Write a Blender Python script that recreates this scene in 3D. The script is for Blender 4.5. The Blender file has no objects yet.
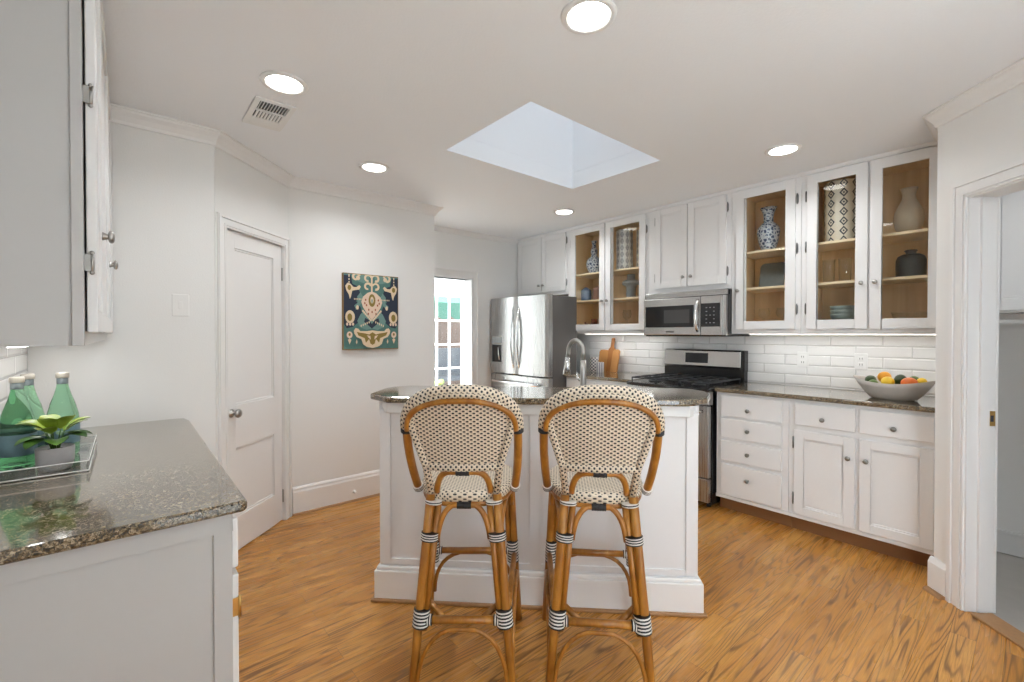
import bpy, bmesh, math, random
from mathutils import Matrix, Vector
from math import sin, cos, pi, radians, sqrt
random.seed(7)
C = bpy.context.scene.collection
S2 = sqrt(.5)

# ------------------------------------------------------------------ camera, world, exposure
CAMH = 1.32
cam_d = bpy.data.cameras.new('camera')
cam_d.sensor_width = 36.0
cam_d.lens = 451.0 * 36.0 / 1024.0
cam_d.shift_y = -2.78 / 1024.0
cam_d.clip_start = .05
cam = bpy.data.objects.new('camera', cam_d)
C.objects.link(cam)
cam.location = (0, 0, CAMH)
cam.rotation_euler = (radians(90 - .6), 0, radians(-40.5))
bpy.context.scene.camera = cam

sc = bpy.context.scene
sc.view_settings.view_transform = 'Standard'
sc.view_settings.look = 'None'
sc.view_settings.gamma = 1
sc.view_settings.use_curve_mapping = False
sc.view_settings.exposure = 0.54
sc.cycles.use_denoising = True
sc.cycles.max_bounces = 10
sc.cycles.diffuse_bounces = 6
sc.cycles.glossy_bounces = 4
sc.cycles.transmission_bounces = 8
sc.cycles.transparent_max_bounces = 16
sc.cycles.caustics_reflective = False
sc.cycles.caustics_refractive = False
sc.cycles.sample_clamp_indirect = 6

world = bpy.data.worlds.new('sky')
sc.world = world
world.use_nodes = True
wn = world.node_tree
bg = wn.nodes['Background']
bg.inputs['Color'].default_value = (.80, .905, 1, 1)
bg.inputs['Strength'].default_value = 4.5
sun_d = bpy.data.lights.new('sun', 'SUN'); sun_d.energy = 23; sun_d.angle = radians(1); sun_d.color = (.96, .985, 1)
sun = bpy.data.objects.new('sun', sun_d); C.objects.link(sun)
sun.location = (8, 8, 6)
sun.rotation_euler = Vector((.34, -.26, -.90)).to_track_quat('-Z', 'Y').to_euler()
LAMP_W = 3.4           # ceiling downlights
STRIP_W = .5          # under-cabinet strips
LAMP_COL = (.945, .98, 1)

# ------------------------------------------------------------------ materials
def new_mat(name):
    m = bpy.data.materials.new(name)
    m.use_nodes = True
    return m, m.node_tree, m.node_tree.nodes['Principled BSDF']

def N(nt, typ, **kw):
    n = nt.nodes.new(typ)
    for k, v in kw.items():
        if k in n.inputs.keys() if isinstance(k, str) else False:
            n.inputs[k].default_value = v
        else:
            setattr(n, k, v)
    return n

def L(nt, a, b):
    nt.links.new(a, b)

def math_n(nt, op, a, b=None, c=None):
    n = nt.nodes.new('ShaderNodeMath')
    n.operation = op
    for i, v in enumerate((a, b, c)):
        if v is None: continue
        if hasattr(v, 'links') or hasattr(v, 'is_linked'):
            L(nt, v, n.inputs[i])
        else:
            n.inputs[i].default_value = v
    return n.outputs[0]

def ramp(nt, fac, stops, interp='LINEAR'):
    r = nt.nodes.new('ShaderNodeValToRGB')
    r.color_ramp.interpolation = interp
    el = r.color_ramp.elements
    while len(el) < len(stops): el.new(.5)
    for e, (p, c) in zip(el, stops):
        e.position = p
        e.color = (*c, 1) if len(c) == 3 else c
    L(nt, fac, r.inputs[0])
    return r.outputs[0]

def mixc(nt, fac, a, b):
    m = nt.nodes.new('ShaderNodeMix')
    m.data_type = 'RGBA'
    for i, v in ((0, fac), (6, a), (7, b)):
        if hasattr(v, 'is_linked'): L(nt, v, m.inputs[i])
        else: m.inputs[i].default_value = (*v, 1) if isinstance(v, tuple) else v
    return m.outputs[2]

def bump(nt, p, h, strength=.2, dist=.002):
    b = nt.nodes.new('ShaderNodeBump')
    b.inputs['Strength'].default_value = strength
    b.inputs['Distance'].default_value = dist
    L(nt, h, b.inputs['Height'])
    L(nt, b.outputs[0], p.inputs['Normal'])

def coord(nt, kind='Object'):
    return nt.nodes.new('ShaderNodeTexCoord').outputs[kind]

def noise(nt, vec, scale, detail=2.0, rough=.5, out=0):
    n = nt.nodes.new('ShaderNodeTexNoise')
    n.inputs['Scale'].default_value = scale
    n.inputs['Detail'].default_value = detail
    n.inputs['Roughness'].default_value = rough
    L(nt, vec, n.inputs['Vector'])
    return n.outputs[out]

def mapping(nt, vec, scale=(1, 1, 1), rot=(0, 0, 0), loc=(0, 0, 0)):
    n = nt.nodes.new('ShaderNodeMapping')
    n.inputs['Scale'].default_value = scale
    n.inputs['Rotation'].default_value = rot
    n.inputs['Location'].default_value = loc
    L(nt, vec, n.inputs['Vector'])
    return n.outputs[0]

def plain(name, col, rough=.5, metal=0.0, spec=None, tex=0.0, texscale=60, bump_s=0.0, bscale=200, emit=0.0, alpha=None, coat=0):
    m, nt, p = new_mat(name)
    p.inputs['Base Color'].default_value = (*col, 1)
    p.inputs['Roughness'].default_value = rough
    p.inputs['Metallic'].default_value = metal
    if spec is not None: p.inputs['Specular IOR Level'].default_value = spec
    if coat: p.inputs['Coat Weight'].default_value = coat
    if tex:
        v = noise(nt, coord(nt), texscale, 3)
        L(nt, mixc(nt, v, tuple(c * (1 - tex) for c in col), tuple(min(1, c * (1 + tex)) for c in col)), p.inputs['Base Color'])
    if bump_s:
        bump(nt, p, noise(nt, coord(nt), bscale, 2), bump_s)
    if emit:
        p.inputs['Emission Color'].default_value = (*col, 1)
        p.inputs['Emission Strength'].default_value = emit
    return m

M = {}
M['wall'] = plain('wall_paint', (.82, .815, .80), .55, bump_s=.28, bscale=150)
M['ceiling'] = plain('ceiling_paint', (.895, .915, .945), .7, bump_s=.35, bscale=110)
M['trim'] = plain('trim_paint', (.83, .82, .81), .35, tex=.01)
M['cab'] = plain('cabinet_paint', (.80, .795, .79), .38, tex=.01, bump_s=.03, bscale=60)
M['grey_cab'] = plain('island_paint', (.76, .755, .76), .42, tex=.01, bump_s=.04, bscale=60)
M['left_cab_shaded'] = plain('left_cabinet_shaded_paint', (.50, .495, .49), .42, tex=.01)  # cabinet paint darkened: shade on the left end panels put into the colour
M['nickel'] = plain('brushed_nickel', (.42, .41, .39), .32, 1.0)
M['dark_nickel'] = plain('aged_nickel', (.25, .25, .24), .35, 1.0)
M['chrome'] = plain('chrome', (.78, .78, .78), .12, 1.0)
M['brass'] = plain('brass', (.62, .38, .12), .3, 1.0)
M['black'] = plain('black_enamel', (.012, .012, .013), .25)
M['iron'] = plain('cast_iron', (.025, .025, .028), .5, bump_s=.1)
M['dark_gap'] = plain('dark_recess', (.02, .018, .016), .9)
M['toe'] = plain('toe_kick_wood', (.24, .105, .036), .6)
M['shoe'] = plain('shoe_molding_wood', (.36, .19, .08), .45, tex=.2)
M['fridge_side'] = plain('fridge_side_grey', (.13, .125, .12), .45)
M['black_glass'] = plain('black_glass', (.015, .016, .018), .06)
M['grey_glass'] = plain('oven_window', (.06, .06, .06), .1)
M['white_plastic'] = plain('white_plastic', (.85, .85, .84), .35)
M['slot'] = plain('outlet_slot', (.08, .08, .08), .6)
M['lens'] = plain('lamp_lens', (1, .97, .92), .5, emit=9.0)
M['strip'] = plain('strip_lens', (1, .96, .90), .5, emit=8.0)
M['ceramic_grey'] = plain('grey_ceramic_pot', (.40, .39, .39), .6, tex=.06)
M['leaf'] = None
M['tile_grey'] = plain('laundry_tile', (.46, .43, .40), .5, tex=.12, texscale=9)
M['bounce_carpet'] = plain('pale_bounce_carpet', (.78, .76, .72), .95, tex=.05, bump_s=.4, bscale=300)  # unseen floor covering, added pale to bounce light onto the ceiling
M['canvas_edge'] = plain('canvas_edge', (.25, .15, .05), .7)
M['navy'] = plain('paint_navy', (.025, .035, .06), .8)
M['teal'] = plain('paint_teal', (.085, .19, .17), .8, tex=.2, texscale=40)
M['teal_l'] = plain('paint_light_teal', (.16, .28, .25), .8, tex=.15, texscale=40)
M['cream_p'] = plain('paint_cream', (.72, .58, .40), .8, tex=.06)
M['peach_p'] = plain('paint_peach', (.74, .57, .44), .8, tex=.06)
M['gold_p'] = plain('paint_gold', (.25, .175, .04), .8, tex=.1)
M['red_p'] = plain('paint_brick', (.33, .09, .05), .8)
M['cream_cer'] = plain('cream_ceramic', (.66, .58, .45), .45, tex=.08, texscale=20)
M['char_cer'] = plain('charcoal_ceramic', (.05, .055, .058), .4, tex=.3, texscale=30)
M['slate_cer'] = plain('slate_ceramic', (.15, .165, .16), .5, tex=.25, texscale=30)
M['grey_cer'] = plain('grey_stoneware', (.23, .25, .26), .5, tex=.15, texscale=30)
M['blue_cer'] = plain('blue_ceramic', (.09, .14, .23), .4, tex=.2)
M['rose_cer'] = plain('rose_ceramic', (.30, .16, .12), .45, tex=.25)
M['copper_cer'] = plain('copper_glaze', (.17, .045, .02), .3, tex=.3)
M['teal_cer'] = plain('sage_stoneware', (.22, .27, .25), .45, tex=.2)
M['cement'] = plain('weathered_bowl', (.50, .46, .42), .75, tex=.22, texscale=14, bump_s=.3, bscale=40)
M['orange'] = plain('orange_peel', (.85, .36, .02), .4, bump_s=.15, bscale=300)
M['yellow'] = plain('lemon_peel', (.85, .55, .03), .4, bump_s=.15, bscale=300)
M['red_orange'] = plain('red_orange_peel', (.80, .17, .025), .4, tex=.3, texscale=20)
M['green_f'] = plain('green_peel', (.03, .06, .015), .4, tex=.4, texscale=30)
M['lime_f'] = plain('lime_peel', (.09, .16, .03), .4, tex=.3, texscale=30)
M['board'] = plain('cutting_board', (.50, .24, .075), .5, tex=.18, texscale=12)
M['board_dark'] = plain('cutting_board_dark', (.38, .15, .04), .5, tex=.18, texscale=12)
M['cap'] = plain('bottle_cap', (.62, .57, .50), .4)
M['cap_band'] = plain('bottle_neck_foil', (.22, .26, .28), .4)
M['label'] = plain('bottle_label', (.13, .22, .25), .5, tex=.25, texscale=25)
M['soil'] = plain('soil', (.03, .02, .015), .9)
M['fence'] = plain('fence_wood', (.085, .045, .028), .8, tex=.3, texscale=5)
M['awning'] = plain('awning_green', (.004, .075, .045), .7, tex=.15, texscale=8)
M['patio'] = plain('patio_stone', (.16, .16, .17), .9, tex=.2)
M['greygarden'] = plain('garden_grey', (.06, .065, .075), .8, tex=.3, texscale=6)
M['bush'] = plain('bush_leaf', (.14, .20, .02), .7, tex=.4, texscale=20)
M['cord'] = plain('black_binding', (.012, .012, .014), .5)
M['cordw'] = plain('white_binding', (.78, .75, .70), .5)
M['clear_foot'] = plain('rubber', (.03, .03, .03), .7)

def glass_thin(name, tint=(1, 1, 1), refl=.07, rough=.0):
    m = bpy.data.materials.new(name); m.use_nodes = True
    nt = m.node_tree; nt.nodes.clear()
    o = nt.nodes.new('ShaderNodeOutputMaterial')
    t = nt.nodes.new('ShaderNodeBsdfTransparent'); t.inputs[0].default_value = (*tint, 1)
    g = nt.nodes.new('ShaderNodeBsdfGlossy'); g.inputs['Roughness'].default_value = rough
    lw = nt.nodes.new('ShaderNodeLayerWeight'); lw.inputs['Blend'].default_value = .5
    f = math_n(nt, 'MULTIPLY_ADD', math_n(nt, 'POWER', lw.outputs['Facing'], 5.0), .9, .02 + refl * .5)
    mx = nt.nodes.new('ShaderNodeMixShader')
    L(nt, f, mx.inputs[0]); L(nt, t.outputs[0], mx.inputs[1]); L(nt, g.outputs[0], mx.inputs[2])
    L(nt, mx.outputs[0], o.inputs[0])
    return m
M['pane'] = glass_thin('window_glass', (.985, .99, .985), .0)
M['goblet'] = glass_thin('clear_stemware', (.975, .98, .975), .03)
M['acrylic'] = glass_thin('clear_acrylic', (.93, .95, .95), .2)

def mat_bottle():
    m, nt, p = new_mat('green_bottle_glass')
    p.inputs['Base Color'].default_value = (.48, .86, .58, 1)
    p.inputs['Roughness'].default_value = .02
    p.inputs['IOR'].default_value = 1.15
    p.inputs['Transmission Weight'].default_value = .92
    return m
def mat_opal():
    m = bpy.data.materials.new('opal_skylight'); m.use_nodes = True
    nt = m.node_tree; nt.nodes.clear()
    o = nt.nodes.new('ShaderNodeOutputMaterial')
    t = nt.nodes.new('ShaderNodeBsdfTranslucent'); t.inputs[0].default_value = (.26, .262, .265, 1)
    L(nt, t.outputs[0], o.inputs[0])
    return m
M['opal'] = mat_opal()
M['pale_tile'] = plain('pale_tile', (.80, .79, .76), .6)
M['bottle'] = mat_bottle()

def mat_leaf(nm, c1, c2):
    m, nt, p = new_mat(nm)
    v = noise(nt, coord(nt), 14, 2)
    L(nt, ramp(nt, v, [(.35, c1), (.65, c2)]), p.inputs['Base Color'])
    p.inputs['Roughness'].default_value = .35
    return m
M['leaf'] = mat_leaf('leaf_green', (.025, .075, .012), (.10, .21, .03))
M['leaf_pale'] = mat_leaf('leaf_yellow_green', (.14, .24, .02), (.36, .46, .06))

def mat_steel(name, vert=True, base=.60, rough=.24):
    m, nt, p = new_mat(name)
    sc_ = (4, 4, 400) if not vert else (300, 300, 3)
    v = noise(nt, mapping(nt, coord(nt), sc_), 1, 2)
    L(nt, ramp(nt, v, [(.3, (base * .93,) * 3), (.7, (base * 1.04, base * 1.03, base * 1.01))]), p.inputs['Base Color'])
    p.inputs['Metallic'].default_value = 1
    L(nt, math_n(nt, 'MULTIPLY_ADD', v, .12, rough - .06), p.inputs['Roughness'])
    return m
M['steel'] = mat_steel('stainless_steel', True, .47, .28)
M['steel_h'] = mat_steel('stainless_steel_horizontal', False, .56)

def mat_floor():
    m, nt, p = new_mat('oak_strip_floor')
    co = coord(nt)
    def brick(c1, c2, mortar, msize):
        b = nt.nodes.new('ShaderNodeTexBrick')
        b.offset = .37; b.offset_frequency = 2; b.squash = 1
        b.inputs['Color1'].default_value = (*c1, 1); b.inputs['Color2'].default_value = (*c2, 1)
        b.inputs['Mortar'].default_value = (*mortar, 1)
        b.inputs['Scale'].default_value = 1
        b.inputs['Mortar Size'].default_value = msize
        b.inputs['Mortar Smooth'].default_value = .2
        b.inputs['Bias'].default_value = 0
        b.inputs['Brick Width'].default_value = 1.05
        b.inputs['Row Height'].default_value = .083
        L(nt, co, b.inputs['Vector'])
        return b
    rb = brick((0, 0, 0), (1, 1, 1), (.5, .5, .5), 0)
    rnd = rb.outputs['Color']
    sep = nt.nodes.new('ShaderNodeSeparateXYZ'); L(nt, co, sep.inputs[0])
    rv = math_n(nt, 'MULTIPLY', rnd, 37.0)
    cmb = nt.nodes.new('ShaderNodeCombineXYZ')
    L(nt, math_n(nt, 'MULTIPLY', sep.outputs[0], .50), cmb.inputs[0])
    L(nt, math_n(nt, 'MULTIPLY', sep.outputs[1], 7.0), cmb.inputs[1])
    L(nt, rv, cmb.inputs[2])
    n1 = noise(nt, cmb.outputs[0], 1.25, 2.3, .45)
    # contour lines of stretched noise = cathedral grain
    rings = math_n(nt, 'FRACT', math_n(nt, 'MULTIPLY', n1, 19.0))
    tri = math_n(nt, 'ABSOLUTE', math_n(nt, 'SUBTRACT', rings, .5))       # 0..0.5
    line = ramp(nt, tri, [(.0, (1, 1, 1)), (.08, (.85, .85, .85)), (.18, (.2, .2, .2)), (.32, (0, 0, 0))])
    fine = noise(nt, mapping(nt, co, (9, 230, 1)), 1, 2, .6)
    patch = noise(nt, cmb.outputs[0], 3.0, 2, .6)
    lines = math_n(nt, 'MULTIPLY', line, ramp(nt, patch, [(.34, (.14, .14, .14)), (.58, (1, 1, 1))]))
    base = ramp(nt, rnd, [(0, (.55, .245, .048)), (.5, (.655, .312, .070)), (1, (.73, .38, .10))])
    c = mixc(nt, ramp(nt, fine, [(.35, (0, 0, 0)), (.75, (.7, .7, .7))]), base, (.36, .14, .030))
    c = mixc(nt, math_n(nt, 'MULTIPLY', lines, .75), c, (.085, .025, .006))
    mb = brick((1, 1, 1), (1, 1, 1), (0, 0, 0), .0007)
    c2 = mixc(nt, mb.outputs['Fac'], c, (.10, .04, .012))
    L(nt, c2, p.inputs['Base Color'])
    p.inputs['Roughness'].default_value = .3
    L(nt, math_n(nt, 'MULTIPLY_ADD', patch, .12, .22), p.inputs['Roughness'])
    h = math_n(nt, 'SUBTRACT', math_n(nt, 'MULTIPLY', lines, -.15), mb.outputs['Fac'])
    bump(nt, p, h, .22, .001)
    return m
M['floor'] = mat_floor()

def mat_granite():
    m, nt, p = new_mat('granite')
    co = coord(nt)
    wob = nt.nodes.new('ShaderNodeVectorMath'); wob.operation = 'MULTIPLY_ADD'
    nz = noise(nt, co, 90, 2, .5, 1)
    L(nt, nz, wob.inputs[0]); wob.inputs[1].default_value = (.012, .012, .012); L(nt, co, wob.inputs[2])
    def cells(scale):
        v = nt.nodes.new('ShaderNodeTexVoronoi'); v.inputs['Scale'].default_value = scale
        L(nt, wob.outputs[0], v.inputs['Vector'])
        h = nt.nodes.new('ShaderNodeSeparateColor'); L(nt, v.outputs['Color'], h.inputs[0])
        return h.outputs[0], h.outputs[1]
    a, a2 = cells(175)
    b, b2 = cells(430)
    big = noise(nt, co, 7, 3)
    s = math_n(nt, 'ADD', math_n(nt, 'MULTIPLY', a, .62), math_n(nt, 'MULTIPLY', b, .38))
    s = math_n(nt, 'ADD', s, math_n(nt, 'MULTIPLY_ADD', big, .30, -.15))
    c = ramp(nt, s, [(.12, (.014, .011, .008)), (.32, (.065, .048, .028)), (.52, (.165, .122, .070)), (.70, (.27, .21, .130)), (.90, (.42, .34, .24))])
    spk = ramp(nt, b2, [(.0, (1, 1, 1)), (.13, (0, 0, 0))], 'CONSTANT')
    c = mixc(nt, math_n(nt, 'MULTIPLY', spk, .8), c, (.014, .012, .010))
    L(nt, c, p.inputs['Base Color'])
    p.inputs['Roughness'].default_value = .10
    p.inputs['Specular IOR Level'].default_value = .55
    p.inputs['Coat Weight'].default_value = .9
    p.inputs['Coat IOR'].default_value = 1.58
    p.inputs['Coat Roughness'].default_value = .07
    return m
M['granite'] = mat_granite()

def mat_tile(name, horiz='Y'):
    m, nt, p = new_mat(name)
    sep = nt.nodes.new('ShaderNodeSeparateXYZ'); L(nt, coord(nt), sep.inputs[0])
    cmb = nt.nodes.new('ShaderNodeCombineXYZ')
    L(nt, sep.outputs[1 if horiz == 'Y' else 0], cmb.inputs[0]); L(nt, sep.outputs[2], cmb.inputs[1])
    off = nt.nodes.new('ShaderNodeVectorMath'); off.operation = 'ADD'; off.inputs[1].default_value = (.06, -.005, 0)
    L(nt, cmb.outputs[0], off.inputs[0])
    def br(ms, sm):
        b = nt.nodes.new('ShaderNodeTexBrick')
        b.offset = .5; b.offset_frequency = 2
        b.inputs['Scale'].default_value = 1
        b.inputs['Brick Width'].default_value = .305; b.inputs['Row Height'].default_value = .0765
        b.inputs['Mortar Size'].default_value = ms; b.inputs['Mortar Smooth'].default_value = sm
        L(nt, off.outputs[0], b.inputs['Vector'])
        return b
    b1 = br(.0016, .1)
    b2 = br(.010, 1.0)
    L(nt, mixc(nt, b1.outputs['Fac'], (.86, .855, .845), (.60, .59, .57)), p.inputs['Base Color'])
    p.inputs['Roughness'].default_value = .12
    h = math_n(nt, 'SUBTRACT', math_n(nt, 'MULTIPLY', b2.outputs['Fac'], -1.0), math_n(nt, 'MULTIPLY', b1.outputs['Fac'], .5))
    bump(nt, p, h, .8, .004)
    return m
M['tile'] = mat_tile('subway_tile')

def mat_wood(name, c1, c2, scale=(3, 3, 40), rough=.45):
    m, nt, p = new_mat(name)
    v = noise(nt, mapping(nt, coord(nt), scale), 1, 4, .6)
    L(nt, ramp(nt, v, [(.3, c1), (.7, c2)]), p.inputs['Base Color'])
    p.inputs['Roughness'].default_value = rough
    return m
M['maple'] = mat_wood('maple_interior', (.74, .51, .25), (.86, .64, .36), (4, 25, .8))
M['maple_edge'] = mat_wood('maple_shelf', (.78, .62, .40), (.86, .72, .50), (20, 2, 20))

def mat_rattan():
    m, nt, p = new_mat('rattan_cane')
    co = coord(nt)
    v = noise(nt, mapping(nt, co, (30, 30, 5)), 1, 3, .6)
    n2 = noise(nt, mapping(nt, co, (8, 8, 14)), 1, 2, .5)
    c = ramp(nt, v, [(.3, (.24, .085, .010)), (.55, (.38, .152, .020)), (.75, (.52, .25, .05))])
    c = mixc(nt, ramp(nt, n2, [(.56, (0, 0, 0)), (.72, (.55, .55, .55))]), c, (.20, .07, .012))
    L(nt, c, p.inputs['Base Color'])
    p.inputs['Roughness'].default_value = .3
    return m
M['rattan'] = mat_rattan()

def mat_weave(name, px, py, thr=.30, cream=(.68, .58, .45)):
    m, nt, p = new_mat(name)
    uv = nt.nodes.new('ShaderNodeTexCoord').outputs['UV']
    sep = nt.nodes.new('ShaderNodeSeparateXYZ'); L(nt, uv, sep.inputs[0])
    a = math_n(nt, 'COSINE', math_n(nt, 'MULTIPLY', sep.outputs[0], 2 * pi / px))
    b = math_n(nt, 'COSINE', math_n(nt, 'MULTIPLY', sep.outputs[1], 2 * pi / py))
    pr = math_n(nt, 'MULTIPLY', a, b)
    dots = ramp(nt, pr, [(0, (0, 0, 0)), (thr, (0, 0, 0)), (thr + .12, (1, 1, 1))])
    L(nt, mixc(nt, dots, cream, (.018, .016, .02)), p.inputs['Base Color'])
    p.inputs['Roughness'].default_value = .5
    bump(nt, p, math_n(nt, 'MULTIPLY', pr, -1.0), .5, .003)
    return m
M['weave'] = mat_weave('woven_back', .0235, .0150, .22)
M['weave_edge'] = mat_weave('woven_edge', .0210, .0180, .25)
M['weave_seat'] = mat_weave('woven_seat', .0220, .0170, .32)

def mat_bluewhite(name, scale, thr=.5):
    m, nt, p = new_mat(name)
    v = nt.nodes.new('ShaderNodeTexVoronoi'); v.feature = 'DISTANCE_TO_EDGE'
    v.inputs['Scale'].default_value = scale
    co = coord(nt); L(nt, co, v.inputs['Vector'])
    n = noise(nt, co, scale * 1.6, 2)
    k = math_n(nt, 'ADD', math_n(nt, 'MULTIPLY', v.outputs['Distance'], 1.6), math_n(nt, 'MULTIPLY_ADD', n, .8, -.4))
    L(nt, ramp(nt, k, [(thr * .35, (.62, .66, .70)), (thr * .55, (.18, .24, .36)), (thr * .9, (.03, .05, .12))]), p.inputs['Base Color'])
    p.inputs['Roughness'].default_value = .15
    return m
M['bluewhite'] = mat_bluewhite('blue_white_porcelain', 42)

def mat_diamond(name, ncol, rows, dark=(.03, .035, .05), light=(.72, .66, .55), w=.30):
    """columns of nested diamonds; UV u around (0..1), v in metres"""
    m, nt, p = new_mat(name)
    uv = nt.nodes.new('ShaderNodeTexCoord').outputs['UV']
    sep = nt.nodes.new('ShaderNodeSeparateXYZ'); L(nt, uv, sep.inputs[0])
    fu = math_n(nt, 'FRACT', math_n(nt, 'MULTIPLY', sep.outputs[0], ncol))
    fv = math_n(nt, 'FRACT', math_n(nt, 'MULTIPLY', sep.outputs[1], rows))
    du = math_n(nt, 'ABSOLUTE', math_n(nt, 'SUBTRACT', fu, .5))
    dv = math_n(nt, 'ABSOLUTE', math_n(nt, 'SUBTRACT', fv, .5))
    d = math_n(nt, 'ADD', math_n(nt, 'MULTIPLY', du, 1.45), dv)
    ring = math_n(nt, 'LESS_THAN', math_n(nt, 'ABSOLUTE', math_n(nt, 'SUBTRACT', d, .39)), .095)
    dot = math_n(nt, 'LESS_THAN', d, .13)
    k = math_n(nt, 'MULTIPLY', math_n(nt, 'MAXIMUM', ring, dot), math_n(nt, 'LESS_THAN', du, w))
    L(nt, mixc(nt, k, light, dark), p.inputs['Base Color'])
    p.inputs['Roughness'].default_value = .4
    return m
M['diamond'] = mat_diamond('diamond_pattern_vase', 8, 15.5, (.02, .025, .04), (.76, .70, .58), .42)
M['diamond2'] = mat_diamond('lattice_pattern_vase', 10, 15.5, (.09, .10, .13), (.72, .72, .70), .42)
M['check'] = None
def mat_check():
    m, nt, p = new_mat('checked_crock')
    uv = nt.nodes.new('ShaderNodeTexCoord').outputs['UV']
    c = nt.nodes.new('ShaderNodeTexChecker'); c.inputs['Scale'].default_value = 1
    L(nt, mapping(nt, uv, (16, 60, 1)), c.inputs['Vector'])
    L(nt, mixc(nt, c.outputs['Fac'], (.78, .74, .70), (.03, .03, .06)), p.inputs['Base Color'])
    return m
M['check'] = mat_check()
def mat_stripe():
    m, nt, p = new_mat('striped_crock')
    uv = nt.nodes.new('ShaderNodeTexCoord').outputs['UV']
    sep = nt.nodes.new('ShaderNodeSeparateXYZ'); L(nt, uv, sep.inputs[0])
    f = math_n(nt, 'FRACT', math_n(nt, 'MULTIPLY', sep.outputs[0], 14.0))
    L(nt, mixc(nt, math_n(nt, 'LESS_THAN', f, .4), (.74, .72, .72), (.05, .06, .12)), p.inputs['Base Color'])
    return m
M['stripe'] = mat_stripe()

# ------------------------------------------------------------------ mesh helpers
WM = {}
def frame(o, a, b=(0, 0, 1)):
    a = Vector(a).normalized(); b = Vector(b).normalized(); c = a.cross(b)
    m = Matrix.Identity(4)
    for i in range(3):
        m[i][0], m[i][1], m[i][2], m[i][3] = a[i], b[i], c[i], o[i]
    return m

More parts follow.
